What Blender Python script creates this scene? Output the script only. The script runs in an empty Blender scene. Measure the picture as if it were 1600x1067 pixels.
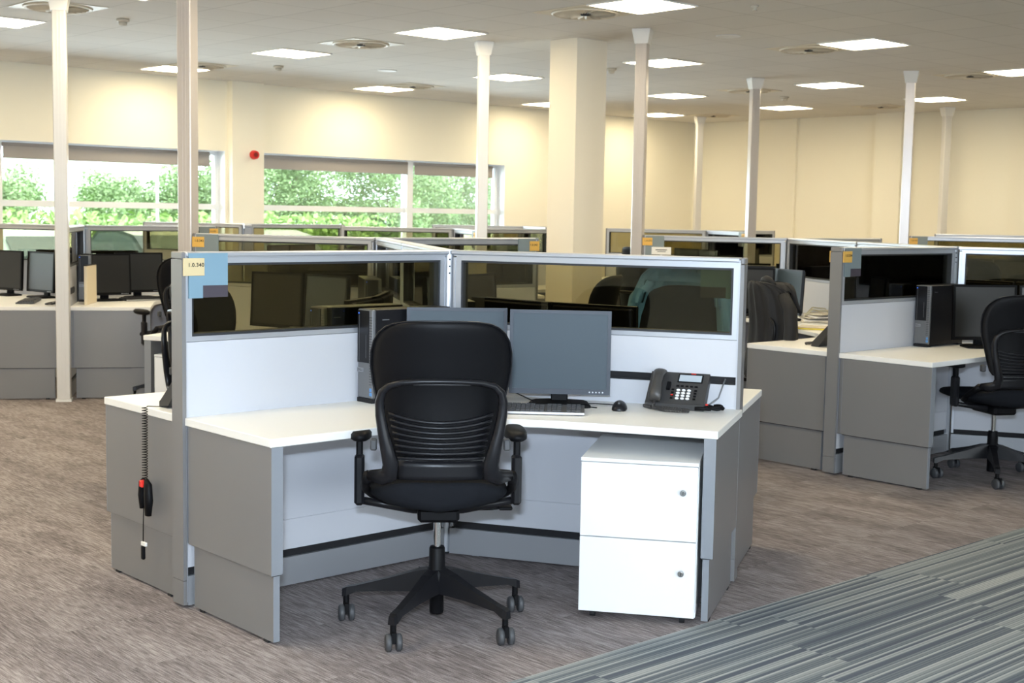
import bpy, bmesh, math, random
from math import sin, cos, pi, radians as R
from mathutils import Vector, Matrix

SC = bpy.context.scene
COL = SC.collection
random.seed(7)

# ------------------------------------------------------------------ camera
CAM_Z, PITCH, ROLL, FPX = 1.5124, 0.0947, 0.0175, 2098.5
fw = Vector((0, cos(PITCH), -sin(PITCH)))
rt0 = Vector((1, 0, 0)); up0 = rt0.cross(fw)
rt = rt0 * cos(ROLL) + up0 * sin(ROLL)
up = -rt0 * sin(ROLL) + up0 * cos(ROLL)
cam = bpy.data.cameras.new('camera'); camo = bpy.data.objects.new('camera', cam); COL.objects.link(camo)
cam.sensor_width = 36; cam.lens = FPX / 1600 * 36
cam.clip_end = 300
m = Matrix.Identity(4)
for i in range(3):
    m[i][0] = rt[i]; m[i][1] = up[i]; m[i][2] = -fw[i]
m[2][3] = CAM_Z
camo.matrix_world = m
cam.dof.use_dof = True; cam.dof.focus_distance = 5.2; cam.dof.aperture_fstop = 7.0
SC.camera = camo

# ------------------------------------------------------------------ view, world, lights
SC.view_settings.view_transform = 'Standard'
SC.view_settings.look = 'None'
SC.view_settings.gamma = 1
SC.view_settings.use_curve_mapping = False
SC.view_settings.exposure = 0.0
try:
    SC.cycles.transparent_max_bounces = 32
    SC.cycles.max_bounces = 10
    SC.cycles.diffuse_bounces = 5
    SC.cycles.caustics_reflective = False
    SC.cycles.caustics_refractive = False
    SC.cycles.sample_clamp_indirect = 6
except Exception:
    pass

W = bpy.data.worlds.new('World'); SC.world = W; W.use_nodes = True
bg = W.node_tree.nodes['Background']
bg.inputs[0].default_value = (0.86, 0.94, 1.0, 1); bg.inputs[1].default_value = 8.5

EVA = math.atan2(.677, .736)                 # direction of the window wall
EV = Vector((.736, .677)); EN = Vector((-.677, .736))
def vn(v, n, z=0.0):
    q = EV * v + EN * n
    return Vector((q.x, q.y, z))

def area(name, loc, target, sx, sy, power, color):
    l = bpy.data.lights.new(name, 'AREA'); l.shape = 'RECTANGLE'; l.size = sx; l.size_y = sy
    l.energy = power; l.color = color
    o = bpy.data.objects.new(name, l); COL.objects.link(o)
    o.location = loc
    d = Vector(target) - Vector(loc)
    o.rotation_euler = d.to_track_quat('-Z', 'Y').to_euler()
    return o
# the camera's flash, its head tilted up so that most of it bounces off the ceiling, with a weaker direct share
area('camera_flash_bounce', (-0.05, -0.05, 1.75), (-.2, 1.7, 3.1), .16, .10, 300, (.70, .84, 1.0))
area('camera_flash_direct', (-0.35, -0.05, 1.80), (-.1, 5.4, 0.8), .16, .10, 15, (.70, .84, 1.0))
# cool fill for the foreground from an unseen window added in the opposite wall
area('cool_fill_opposite_wall', vn(1.0, -5.45, 1.55), vn(2.6, 4, .7), 9.0, 1.9, 60, (.70, .84, 1.0))
# daylight entering the long window wall
area('daylight_window_left', vn(6.7, 15.5, 1.5), vn(6.7, 9, .9), 4.2, 1.2, 260, (.80, .90, 1.0))
area('daylight_window_right', vn(11.4, 15.5, 1.5), vn(11.4, 9, .9), 4.1, 1.2, 260, (.80, .90, 1.0))

# ------------------------------------------------------------------ materials
MATS = {}
def mat(name, col, rough=.5, metal=0.0, spec=.5, bump=None, noise=None, emit=None, coat=0.0):
    if name in MATS: return MATS[name]
    M = bpy.data.materials.new(name); M.use_nodes = True
    nt = M.node_tree; b = nt.nodes['Principled BSDF']
    b.inputs['Base Color'].default_value = (*col, 1)
    b.inputs['Roughness'].default_value = rough
    b.inputs['Metallic'].default_value = metal
    b.inputs['Specular IOR Level'].default_value = spec
    b.inputs['Coat Weight'].default_value = coat
    tc = nt.nodes.new('ShaderNodeTexCoord')
    if noise:
        sc, amt = noise
        n = nt.nodes.new('ShaderNodeTexNoise'); n.inputs['Scale'].default_value = sc; n.inputs['Detail'].default_value = 4
        nt.links.new(tc.outputs['Object'], n.inputs['Vector'])
        r = nt.nodes.new('ShaderNodeMapRange')
        r.inputs['To Min'].default_value = 1 - amt; r.inputs['To Max'].default_value = 1 + amt
        nt.links.new(n.outputs['Fac'], r.inputs['Value'])
        v = nt.nodes.new('ShaderNodeVectorMath'); v.operation = 'SCALE'
        v.inputs[0].default_value = col
        nt.links.new(r.outputs[0], v.inputs['Scale'])
        nt.links.new(v.outputs[0], b.inputs['Base Color'])
    if bump:
        sc, st = bump
        n = nt.nodes.new('ShaderNodeTexNoise'); n.inputs['Scale'].default_value = sc; n.inputs['Detail'].default_value = 3
        nt.links.new(tc.outputs['Object'], n.inputs['Vector'])
        bp = nt.nodes.new('ShaderNodeBump'); bp.inputs['Strength'].default_value = st; bp.inputs['Distance'].default_value = .002
        nt.links.new(n.outputs['Fac'], bp.inputs['Height']); nt.links.new(bp.outputs[0], b.inputs['Normal'])
    if emit:
        b.inputs['Emission Color'].default_value = (*emit[0], 1); b.inputs['Emission Strength'].default_value = emit[1]
    MATS[name] = M
    return M

def glassmat(name, tint, gloss=.06):
    M = bpy.data.materials.new(name); M.use_nodes = True
    nt = M.node_tree; nt.nodes.clear()
    out = nt.nodes.new('ShaderNodeOutputMaterial')
    tr = nt.nodes.new('ShaderNodeBsdfTransparent'); tr.inputs[0].default_value = (*tint, 1)
    gl = nt.nodes.new('ShaderNodeBsdfGlossy'); gl.inputs['Roughness'].default_value = .02
    mx = nt.nodes.new('ShaderNodeMixShader')
    fr = nt.nodes.new('ShaderNodeFresnel'); fr.inputs[0].default_value = 1.45
    nt.links.new(fr.outputs[0], mx.inputs[0]); nt.links.new(tr.outputs[0], mx.inputs[1]); nt.links.new(gl.outputs[0], mx.inputs[2])
    nt.links.new(mx.outputs[0], out.inputs[0])
    MATS[name] = M
    return M

ALU = mat('brushed_aluminium', (.52, .54, .585), .38, .55)
ALU2 = mat('satin_silver', (.36, .37, .39), .42, .35)
TAUPE = mat('taupe_metallic_laminate', (.215, .210, .212), .36, .15, .5, noise=(3, .04))
TEDGE = mat('grey_edge_band', (.24, .255, .28), .45, .1)
INFILL = mat('pale_grey_laminate', (.56, .57, .61), .5, 0, .3, noise=(2, .02))
WHITE = mat('white_laminate', (.84, .83, .80), .42, 0, .4, noise=(2, .015))
WMETAL = mat('white_powder_coat', (.80, .81, .82), .45, 0, .4, bump=(300, .08))
BLACK = mat('black_plastic', (.005, .005, .006), .48, 0, .13, bump=(400, .15))
BLACK2 = mat('black_satin_plastic', (.010, .010, .012), .32, 0, .25)
FABRIC = mat('black_woven_fabric', (.009, .010, .013), .85, 0, .12, bump=(900, .5), noise=(40, .12))
GAP = mat('dark_recess', (.008, .008, .010), .8)
GASKET = mat('rubber_gasket', (.02, .022, .026), .6)
CHROME = mat('chrome', (.75, .75, .76), .12, 1.0)
PCGREY = mat('charcoal_grey_plastic', (.055, .057, .062), .5)
PCSILV = mat('grey_mesh_plastic', (.16, .165, .175), .5, .3)
BEZEL = mat('slate_bezel_plastic', (.028, .036, .052), .42, 0, .3)
SCREEN = mat('lcd_reflection_tint', (.032, .050, .066), .45, 0, .28)  # paler than a blank panel: room reflection is mixed into the base colour
SCREEND = mat('dark_lcd', (.012, .012, .012), .35)
PHONE = mat('phone_grey_plastic', (.035, .034, .034), .5, bump=(500, .1))
PHONE2 = mat('phone_handset_plastic', (.045, .042, .040), .4)
LCD = mat('pale_lcd', (.42, .48, .54), .3)
KEYW = mat('white_key', (.85, .86, .88), .4)
KEYR = mat('red_plastic', (.75, .03, .02), .4)
KEYD = mat('black_key', (.02, .02, .022), .45)
BLUEPL = mat('pale_blue_plate', (.19, .31, .39), .5)
GREYPL = mat('grey_blue_plate', (.20, .24, .25), .5)
PLUM = mat('dark_plum_plate', (.055, .045, .06), .6)
TAGC = mat('cream_tag', (.66, .53, .30), .55)
TAGO = mat('orange_tag', (.72, .42, .09), .55)
INK = mat('black_ink', (.02, .015, .01), .7)
PAPER = mat('white_paper', (.82, .80, .76), .8)
PAPERD = mat('printed_paper', (.60, .55, .45), .8, noise=(30, .3))
YELLOW = mat('yellow_plastic', (.80, .68, .05), .5)
BOOT = mat('white_boot_plastic', (.78, .77, .74), .4)
POLE = mat('silver_pole_paint', (.56, .52, .50), .28, .35)
POLEW = mat('white_pole_paint', (.70, .68, .65), .3, .1)
WALL = mat('cream_painted_wall', (.88, .84, .71), .85, 0, .2, noise=(1.5, .015))
COLUMN = mat('off_white_column_paint', (.82, .76, .64), .8, 0, .2)
PVC = mat('white_window_frame', (.86, .88, .90), .4)
BLIND = mat('grey_blind_fabric', (.33, .31, .30), .85, bump=(600, .3))
DIFF = mat('light_diffuser', (.9, .9, .85), .5, emit=((1.0, .845, .57), 27.0))
LFRAME = mat('light_frame_white', (.8, .8, .78), .5)
DETECT = mat('detector_plastic', (.55, .51, .43), .5)
VENTM = mat('vent_white_metal', (.66, .60, .48), .5)
ALARM = mat('alarm_red', (.65, .02, .02), .3)
COATB = mat('blue_jacket_fabric', (.10, .23, .38), .8, bump=(60, .6), noise=(12, .25))
COATK = mat('black_jacket_fabric', (.010, .010, .012), .75, bump=(60, .6), noise=(14, .3))
OLIVE = mat('dark_green_fabric', (.03, .035, .028), .9)
GLASS = glassmat('tinted_glass', (.64, .62, .49))
CLEAR = glassmat('clear_glass', (.93, .97, .96))
ASPH = mat('asphalt', (.34, .36, .38), .9, noise=(4, .1))
GRASS = mat('lawn', (.22, .42, .08), .95, noise=(8, .3))
LEAF = mat('tree_leaves', (.23, .32, .14), .7, noise=(5, .45))
LEAFB = mat('hedge_leaves', (.24, .36, .10), .7, noise=(5, .4))
BARK = mat('bark', (.14, .10, .07), .9, noise=(20, .3))
BLDG = mat('pale_building_cladding', (.80, .80, .80), .7)
LOUV = mat('building_glazing', (.16, .24, .38), .3)
BSTRIPE = mat('blue_building_stripe', (.02, .05, .5), .5)
CARB = mat('silver_blue_car_paint', (.42, .52, .60), .25, .4, coat=.5)
CARD = mat('dark_car_paint', (.05, .07, .10), .25, .3, coat=.5)
CARG = mat('car_window_glass', (.10, .13, .16), .08)
TYRE = mat('tyre_rubber', (.02, .02, .02), .8)
LAMPR = mat('tail_light_red', (.7, .03, .05), .2)
LAMPW = mat('tail_light_clear', (.85, .85, .88), .2)

def nodes(M):
    M.use_nodes = True
    return M.node_tree, M.node_tree.nodes['Principled BSDF']
def mth(nt, op, a, b=None):
    n = nt.nodes.new('ShaderNodeMath'); n.operation = op
    for i, x in enumerate((a, b)):
        if x is None: continue
        if isinstance(x, (int, float)): n.inputs[i].default_value = x
        else: nt.links.new(x, n.inputs[i])
    return n.outputs[0]
def comb(nt, x, y, z=0.0):
    c = nt.nodes.new('ShaderNodeCombineXYZ')
    for i, k in enumerate((x, y, z)):
        if isinstance(k, (int, float)): c.inputs[i].default_value = k
        else: nt.links.new(k, c.inputs[i])
    return c.outputs[0]
def ramp(nt, fac, stops, const=False):
    r = nt.nodes.new('ShaderNodeValToRGB')
    if const: r.color_ramp.interpolation = 'CONSTANT'
    els = r.color_ramp.elements
    els[0].position = stops[0][0]; els[0].color = (*stops[0][1], 1)
    els[1].position = stops[1][0]; els[1].color = (*stops[1][1], 1)
    for p, c in stops[2:]:
        e = els.new(p); e.color = (*c, 1)
    nt.links.new(fac, r.inputs[0])
    return r.outputs[0]

def streak_carpet():
    M = bpy.data.materials.new('taupe_streaked_carpet_tiles'); nt, b = nodes(M)
    b.inputs['Roughness'].default_value = .95; b.inputs['Specular IOR Level'].default_value = .1
    tc = nt.nodes.new('ShaderNodeTexCoord'); sp = nt.nodes.new('ShaderNodeSeparateXYZ')
    nt.links.new(tc.outputs['Object'], sp.inputs[0]); x, y = sp.outputs[0], sp.outputs[1]
    tx = mth(nt, 'FLOOR', mth(nt, 'DIVIDE', x, .5)); ty = mth(nt, 'FLOOR', mth(nt, 'DIVIDE', y, .5))
    wn = nt.nodes.new('ShaderNodeTexWhiteNoise'); wn.noise_dimensions = '2D'
    nt.links.new(comb(nt, tx, ty), wn.inputs['Vector'])
    off = mth(nt, 'MULTIPLY', wn.outputs['Value'], 37.0)
    n1 = nt.nodes.new('ShaderNodeTexNoise'); n1.inputs['Scale'].default_value = 1; n1.inputs['Detail'].default_value = 3
    nt.links.new(comb(nt, mth(nt, 'MULTIPLY', x, 210), mth(nt, 'MULTIPLY', y, 13), off), n1.inputs['Vector'])
    n2 = nt.nodes.new('ShaderNodeTexNoise'); n2.inputs['Scale'].default_value = 1; n2.inputs['Detail'].default_value = 2
    nt.links.new(comb(nt, mth(nt, 'MULTIPLY', x, 7), mth(nt, 'MULTIPLY', y, 1.6), off), n2.inputs['Vector'])
    n3 = nt.nodes.new('ShaderNodeTexNoise'); n3.inputs['Scale'].default_value = 330; n3.inputs['Detail'].default_value = 2
    nt.links.new(tc.outputs['Object'], n3.inputs['Vector'])
    f = mth(nt, 'ADD', mth(nt, 'MULTIPLY', n1.outputs['Fac'], .50), mth(nt, 'MULTIPLY', n2.outputs['Fac'], .22))
    f = mth(nt, 'ADD', f, mth(nt, 'MULTIPLY', n3.outputs['Fac'], .28))
    c = ramp(nt, f, [(.36, (.10, .083, .082)), (.63, (.43, .385, .375)), (.49, (.235, .202, .198))])
    nt.links.new(c, b.inputs['Base Color'])
    bp = nt.nodes.new('ShaderNodeBump'); bp.inputs['Strength'].default_value = .6; bp.inputs['Distance'].default_value = .004
    nt.links.new(f, bp.inputs['Height']); nt.links.new(bp.outputs[0], b.inputs['Normal'])
    return M
def stripe_carpet():
    M = bpy.data.materials.new('blue_grey_striped_carpet'); nt, b = nodes(M)
    b.inputs['Roughness'].default_value = .95; b.inputs['Specular IOR Level'].default_value = .1
    tc = nt.nodes.new('ShaderNodeTexCoord'); sp = nt.nodes.new('ShaderNodeSeparateXYZ')
    nt.links.new(tc.outputs['Object'], sp.inputs[0]); x, y = sp.outputs[0], sp.outputs[1]
    def layer(w, wl, seed):
        row = mth(nt, 'FLOOR', mth(nt, 'DIVIDE', y, w))
        w1 = nt.nodes.new('ShaderNodeTexWhiteNoise'); w1.noise_dimensions = '2D'
        band = mth(nt, 'FLOOR', mth(nt, 'DIVIDE', y, .25))
        nt.links.new(comb(nt, band, seed), w1.inputs['Vector'])
        cell = mth(nt, 'FLOOR', mth(nt, 'ADD', mth(nt, 'DIVIDE', x, wl), mth(nt, 'MULTIPLY', w1.outputs['Value'], 5)))
        w2 = nt.nodes.new('ShaderNodeTexWhiteNoise'); w2.noise_dimensions = '3D'
        nt.links.new(comb(nt, row, cell, seed), w2.inputs['Vector'])
        return w2.outputs['Value']
    a = layer(.0125, 1.0, 3.1); a2 = layer(.0375, 1.0, 8.4)
    n3 = nt.nodes.new('ShaderNodeTexNoise'); n3.inputs['Scale'].default_value = 350; n3.inputs['Detail'].default_value = 2
    nt.links.new(tc.outputs['Object'], n3.inputs['Vector'])
    f = mth(nt, 'ADD', mth(nt, 'MULTIPLY', a, .90), mth(nt, 'MULTIPLY', a2, .10))
    f = mth(nt, 'ADD', f, mth(nt, 'MULTIPLY', mth(nt, 'SUBTRACT', n3.outputs['Fac'], .5), .22))
    gr = mth(nt, 'LESS_THAN', mth(nt, 'FRACT', mth(nt, 'DIVIDE', y, .0125)), .32)
    f = mth(nt, 'SUBTRACT', f, mth(nt, 'MULTIPLY', gr, .28))
    c = ramp(nt, f, [(.12, (.10, .115, .14)), (.90, (.40, .41, .40)), (.35, (.17, .19, .20)), (.60, (.25, .27, .27))])
    nt.links.new(c, b.inputs['Base Color'])
    bp = nt.nodes.new('ShaderNodeBump'); bp.inputs['Strength'].default_value = .5; bp.inputs['Distance'].default_value = .004
    nt.links.new(f, bp.inputs['Height']); nt.links.new(bp.outputs[0], b.inputs['Normal'])
    return M
def ceiling_mat():
    M = bpy.data.materials.new('suspended_ceiling_tiles'); nt, b = nodes(M)
    b.inputs['Roughness'].default_value = .9; b.inputs['Specular IOR Level'].default_value = .15
    tc = nt.nodes.new('ShaderNodeTexCoord'); sp = nt.nodes.new('ShaderNodeSeparateXYZ')
    nt.links.new(tc.outputs['Object'], sp.inputs[0]); x, y = sp.outputs[0], sp.outputs[1]
    def line(c, o):
        f = mth(nt, 'FRACT', mth(nt, 'DIVIDE', mth(nt, 'ADD', c, o + 60), .6))
        d = mth(nt, 'ABSOLUTE', mth(nt, 'SUBTRACT', f, .5))
        return mth(nt, 'GREATER_THAN', d, .5 - .0075)
    g = mth(nt, 'MAXIMUM', line(x, -7.73 + .3), line(y, -9.41 + .3))
    tx = mth(nt, 'FLOOR', mth(nt, 'DIVIDE', mth(nt, 'ADD', x, -7.73 + 60.3), .6)); ty = mth(nt, 'FLOOR', mth(nt, 'DIVIDE', mth(nt, 'ADD', y, -9.41 + 60.3), .6))
    wn = nt.nodes.new('ShaderNodeTexWhiteNoise'); wn.noise_dimensions = '2D'
    nt.links.new(comb(nt, tx, ty), wn.inputs['Vector'])
    n3 = nt.nodes.new('ShaderNodeTexNoise'); n3.inputs['Scale'].default_value = 90; n3.inputs['Detail'].default_value = 3
    nt.links.new(tc.outputs['Object'], n3.inputs['Vector'])
    f = mth(nt, 'ADD', mth(nt, 'MULTIPLY', wn.outputs['Value'], .5), mth(nt, 'MULTIPLY', n3.outputs['Fac'], .5))
    c = ramp(nt, f, [(.1, (.66, .64, .60)), (.9, (.71, .69, .65))])
    mx = nt.nodes.new('ShaderNodeMix'); mx.data_type = 'RGBA'
    nt.links.new(g, mx.inputs[0]); nt.links.new(c, mx.inputs[6]); mx.inputs[7].default_value = (.50, .48, .44, 1)
    nt.links.new(mx.outputs[2], b.inputs['Base Color'])
    return M

# ------------------------------------------------------------------ mesh builder
class MB:
    def __init__(s): s.v = []; s.f = []; s.m = []; s.s = []; s.mi = 0; s.sm = False
    def add(s, vs, fs):
        o = len(s.v); s.v += [tuple(v) for v in vs]
        for f in fs:
            s.f.append([i + o for i in f]); s.m.append(s.mi); s.s.append(s.sm)
        return s
    def box(s, x0, x1, y0, y1, z0, z1, M=None):
        vs = [Vector((x, y, z)) for z in (z0, z1) for y in (y0, y1) for x in (x0, x1)]
        if M is not None: vs = [M @ v for v in vs]
        return s.add(vs, [(0, 2, 3, 1), (4, 5, 7, 6), (0, 1, 5, 4), (2, 6, 7, 3), (0, 4, 6, 2), (1, 3, 7, 5)])
    def rbox(s, x0, x1, y0, y1, z0, z1, r=.004, M=None):
        # box with chamfered edges
        vs = []; fs = []
        xs = (x0, x1); ys = (y0, y1); zs = (z0, z1)
        idx = {}
        for i in (0, 1):
            for j in (0, 1):
                for k in (0, 1):
                    sx = 1 if i == 0 else -1; sy = 1 if j == 0 else -1; sz = 1 if k == 0 else -1
                    idx[(i, j, k, 0)] = len(vs); vs.append(Vector((xs[i], ys[j] + sy * r, zs[k] + sz * r)))
                    idx[(i, j, k, 1)] = len(vs); vs.append(Vector((xs[i] + sx * r, ys[j], zs[k] + sz * r)))
                    idx[(i, j, k, 2)] = len(vs); vs.append(Vector((xs[i] + sx * r, ys[j] + sy * r, zs[k])))
        for i in (0, 1):
            q = [(i, 0, 0, 0), (i, 1, 0, 0), (i, 1, 1, 0), (i, 0, 1, 0)]; fs.append([idx[a] for a in (q if i else q[::-1])])
            q = [(0, i, 0, 1), (1, i, 0, 1), (1, i, 1, 1), (0, i, 1, 1)]; fs.append([idx[a] for a in (q[::-1] if i else q)])
            q = [(0, 0, i, 2), (1, 0, i, 2), (1, 1, i, 2), (0, 1, i, 2)]; fs.append([idx[a] for a in (q if i else q[::-1])])
        for a in (0, 1):
            for b_ in (0, 1):
                q = [idx[(a, b_, 0, 0)], idx[(a, b_, 0, 1)], idx[(a, b_, 1, 1)], idx[(a, b_, 1, 0)]]; fs.append(q if a != b_ else q[::-1])
                q = [idx[(a, 0, b_, 0)], idx[(a, 0, b_, 2)], idx[(a, 1, b_, 2)], idx[(a, 1, b_, 0)]]; fs.append(q if a == b_ else q[::-1])
                q = [idx[(0, a, b_, 1)], idx[(0, a, b_, 2)], idx[(1, a, b_, 2)], idx[(1, a, b_, 1)]]; fs.append(q if a != b_ else q[::-1])
        for i in (0, 1):
            for j in (0, 1):
                for k in (0, 1):
                    q = [idx[(i, j, k, t)] for t in range(3)]; fs.append(q if (i + j + k) % 2 else q[::-1])
        if M is not None: vs = [M @ v for v in vs]
        return s.add(vs, fs)
    def prism(s, poly, z0, z1, M=None):
        n = len(poly)
        vs = [Vector((x, y, z0)) for x, y in poly] + [Vector((x, y, z1)) for x, y in poly]
        if M is not None: vs = [M @ v for v in vs]
        return s.add(vs, [list(range(n))[::-1], list(range(n, 2 * n))] + [(i, (i + 1) % n, n + (i + 1) % n, n + i) for i in range(n)])
    def loft(s, rings, cap=True, closed=True):
        n = len(rings[0]); vs = [v for r_ in rings for v in r_]; fs = []
        for k in range(len(rings) - 1):
            for i in range(n if closed else n - 1):
                j = (i + 1) % n
                fs.append((k * n + i, k * n + j, (k + 1) * n + j, (k + 1) * n + i))
        if cap and closed:
            fs.append(list(range(n))[::-1]); fs.append([(len(rings) - 1) * n + i for i in range(n)])
        return s.add(vs, fs)
    def tube(s, pts, rad, seg=8, cap=True, flat=None):
        pts = [Vector(p) for p in pts]; rings = []
        n = len(pts); prev = None
        for i, p in enumerate(pts):
            t = (pts[min(i + 1, n - 1)] - pts[max(i - 1, 0)]).normalized()
            if prev is None:
                a = Vector((0, 0, 1)) if abs(t.z) < .9 else Vector((1, 0, 0))
                u_ = a.cross(t).normalized()
            else:
                u_ = (prev - t * prev.dot(t)).normalized()
            prev = u_; w_ = t.cross(u_)
            r_ = rad[i] if isinstance(rad, (list, tuple)) else rad
            rings.append([p + (u_ * cos(2 * pi * k / seg) + w_ * sin(2 * pi * k / seg) * (flat or 1)) * r_ for k in range(seg)])
        o = s.sm; s.sm = True; s.loft(rings, cap); s.sm = o
        return s
    def cyl(s, c, r, h, seg=16, axis='z', r2=None):
        c = Vector(c); r2 = r if r2 is None else r2
        ax = {'x': Vector((1, 0, 0)), 'y': Vector((0, 1, 0)), 'z': Vector((0, 0, 1))}[axis]
        a = {'x': Vector((0, 1, 0)), 'y': Vector((0, 0, 1)), 'z': Vector((1, 0, 0))}[axis]; b_ = ax.cross(a)
        rings = [[c + ax * (t * h) + (a * cos(2 * pi * k / seg) + b_ * sin(2 * pi * k / seg)) * q for k in range(seg)] for t, q in ((0, r), (1, r2))]
        s.sm = True; s.loft(rings, False); s.sm = False
        s.add([v for v in rings[0]], [list(range(seg))[::-1]]); s.add([v for v in rings[1]], [list(range(seg))])
        return s
    def lathe(s, prof, seg=16, c=(0, 0, 0)):
        c = Vector(c)
        s.sm = True
        s.loft([[c + Vector((r * cos(2 * pi * k / seg), r * sin(2 * pi * k / seg), z)) for k in range(seg)] for r, z in prof]); s.sm = False
        return s
    def build(s, name, mats, parent=None, fix=True):
        me = bpy.data.meshes.new(name); me.from_pydata(s.v, [], s.f)
        if not isinstance(mats, (list, tuple)): mats = [mats]
        for M in mats: me.materials.append(M)
        me.polygons.foreach_set('material_index', [min(x, len(mats) - 1) for x in s.m])
        me.polygons.foreach_set('use_smooth', s.s)
        if fix:
            bm = bmesh.new(); bm.from_mesh(me); bmesh.ops.recalc_face_normals(bm, faces=bm.faces); bm.to_mesh(me); bm.free()
        me.update()
        o = bpy.data.objects.new(name, me); COL.objects.link(o)
        if parent is not None: o.parent = parent
        return o

def tag(o, label=None, cat=None, group=None, kind=None):
    if label: o['label'] = label
    if cat: o['category'] = cat
    if group: o['group'] = group
    if kind: o['kind'] = kind
    return o
def thing(name, label, cat, group=None, loc=(0, 0, 0), rz=0.0):
    o = bpy.data.objects.new(name, None); COL.objects.link(o)
    o.empty_display_size = .1
    o.location = loc; o.rotation_euler = (0, 0, rz)
    return tag(o, label, cat, group)
def kids(o): return [c for c in o.children]
CH = {}
def dup(root, loc, rz, label, group=None, skip=()):
    r_ = root.copy(); COL.objects.link(r_); r_.location = loc; r_.rotation_euler = (0, 0, rz)
    r_['label'] = label
    if group: r_['group'] = group
    for ch in list(root.children):
        if ch.name.split('.')[0] in skip: continue
        c = ch.copy(); COL.objects.link(c); c.parent = r_
        for g in list(ch.children):
            d = g.copy(); COL.objects.link(d); d.parent = c
    return r_
PROTO = {}
def place(key, maker, loc, rz, label, group=None, skip=()):
    """first use builds the thing, later ones copy it with its parts"""
    if key not in PROTO:
        o = maker(); PROTO[key] = o
        o.location = loc; o.rotation_euler = (0, 0, rz); o['label'] = label
        if group: o['group'] = group
        return o
    return dup(PROTO[key], loc, rz, label, group, skip)
def text_mesh(name, body, size, depth, M, material, parent):
    cu = bpy.data.curves.new(name, 'FONT'); cu.body = body; cu.size = size; cu.extrude = depth; cu.offset = size * .018; cu.space_character = 1.12
    cu.align_x = 'CENTER'; cu.align_y = 'CENTER'
    t = bpy.data.objects.new(name, cu); COL.objects.link(t)
    bpy.context.view_layer.update()
    me = bpy.data.meshes.new_from_object(t); bpy.data.objects.remove(t)
    me.transform(M); me.materials.clear(); me.materials.append(material)
    o = bpy.data.objects.new(name, me); COL.objects.link(o); o.parent = parent
    return o
FACE = Matrix.Rotation(pi / 2, 4, 'X')      # text standing up, read from -Y

# ------------------------------------------------------------------ room shell (local x = along the window wall, y = towards it)
CZ = 3.109
V0, V1, N0, N1 = -5.5, 18.0, -5.5, 15.05
BORDER = 3.11
def struct(name, mb, mats, **k):
    o = mb.build(name, mats); o.rotation_euler = (0, 0, EVA); tag(o, kind='structure'); return o
mb = MB(); mb.box(V0 - .3, V1 + .3, BORDER, N1 + .3, -.1, 0)
struct('floor', mb, streak_carpet())
mb = MB(); mb.box(V0 - .3, V1 + .3, N0 - .3, BORDER, -.1, 0)
struct('floor', mb, stripe_carpet())
mb = MB(); mb.box(V0 - .3, V1 + .3, N0 - .3, N1 + .3, CZ, CZ + .1)
struct('ceiling', mb, ceiling_mat())
mb = MB(); mb.box(V1, V1 + .3, N0 - .3, N1 + .3, 0, CZ); struct('wall_back', mb, WALL)
mb = MB(); mb.box(V0 - .3, V1, N0 - .3, N0, 0, .6).box(V0 - .3, V1, N0 - .3, N0, 2.5, CZ).box(V0 - .3, -3.5, N0 - .3, N0, .6, 2.5).box(5.5, V1, N0 - .3, N0, .6, 2.5); struct('wall_right', mb, WALL)  # unseen opening added for the cool fill light
# wall behind the photographer
mb = MB(); mb.box(V0 - .3, V0, N0, N1 + .3, 0, CZ)
struct('wall_front', mb, WALL)
# window wall with openings
SILL, HEAD = .82, 2.24
OPEN = [(-4.9, -.7), (-.15, 4.05), (4.6, 8.87), (9.37, 13.64)]
mb = MB()
mb.box(V0, V1, N1, N1 + .3, HEAD, CZ).box(V0, V1, N1, N1 + .3, 0, SILL)
x = V0
for a, b_ in OPEN:
    mb.box(x, a, N1, N1 + .3, SILL, HEAD); x = b_
mb.box(x, V1, N1, N1 + .3, SILL, HEAD)
struct('wall_left', mb, WALL)
mb = MB(); mb.box(8.90, 9.36, N1 - .13, N1, 0, CZ).box(4.1, 4.56, N1 - .13, N1, 0, CZ); struct('trim_1', mb, WALL)
mb = MB(); mb.box(V1 - .22, V1, 10.9, 11.35, 0, CZ).box(V1 - .05, V1, 12.9, 12.95, 0, CZ); struct('trim_2', mb, WALL)
mb = MB(); mb.box(V0, V1, N1 - .015, N1, 0, .1); struct('baseboard_left', mb, PVC)
mb = MB(); mb.box(V1 - .015, V1, N0, N1, 0, .1); struct('baseboard_back', mb, PVC)
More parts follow.
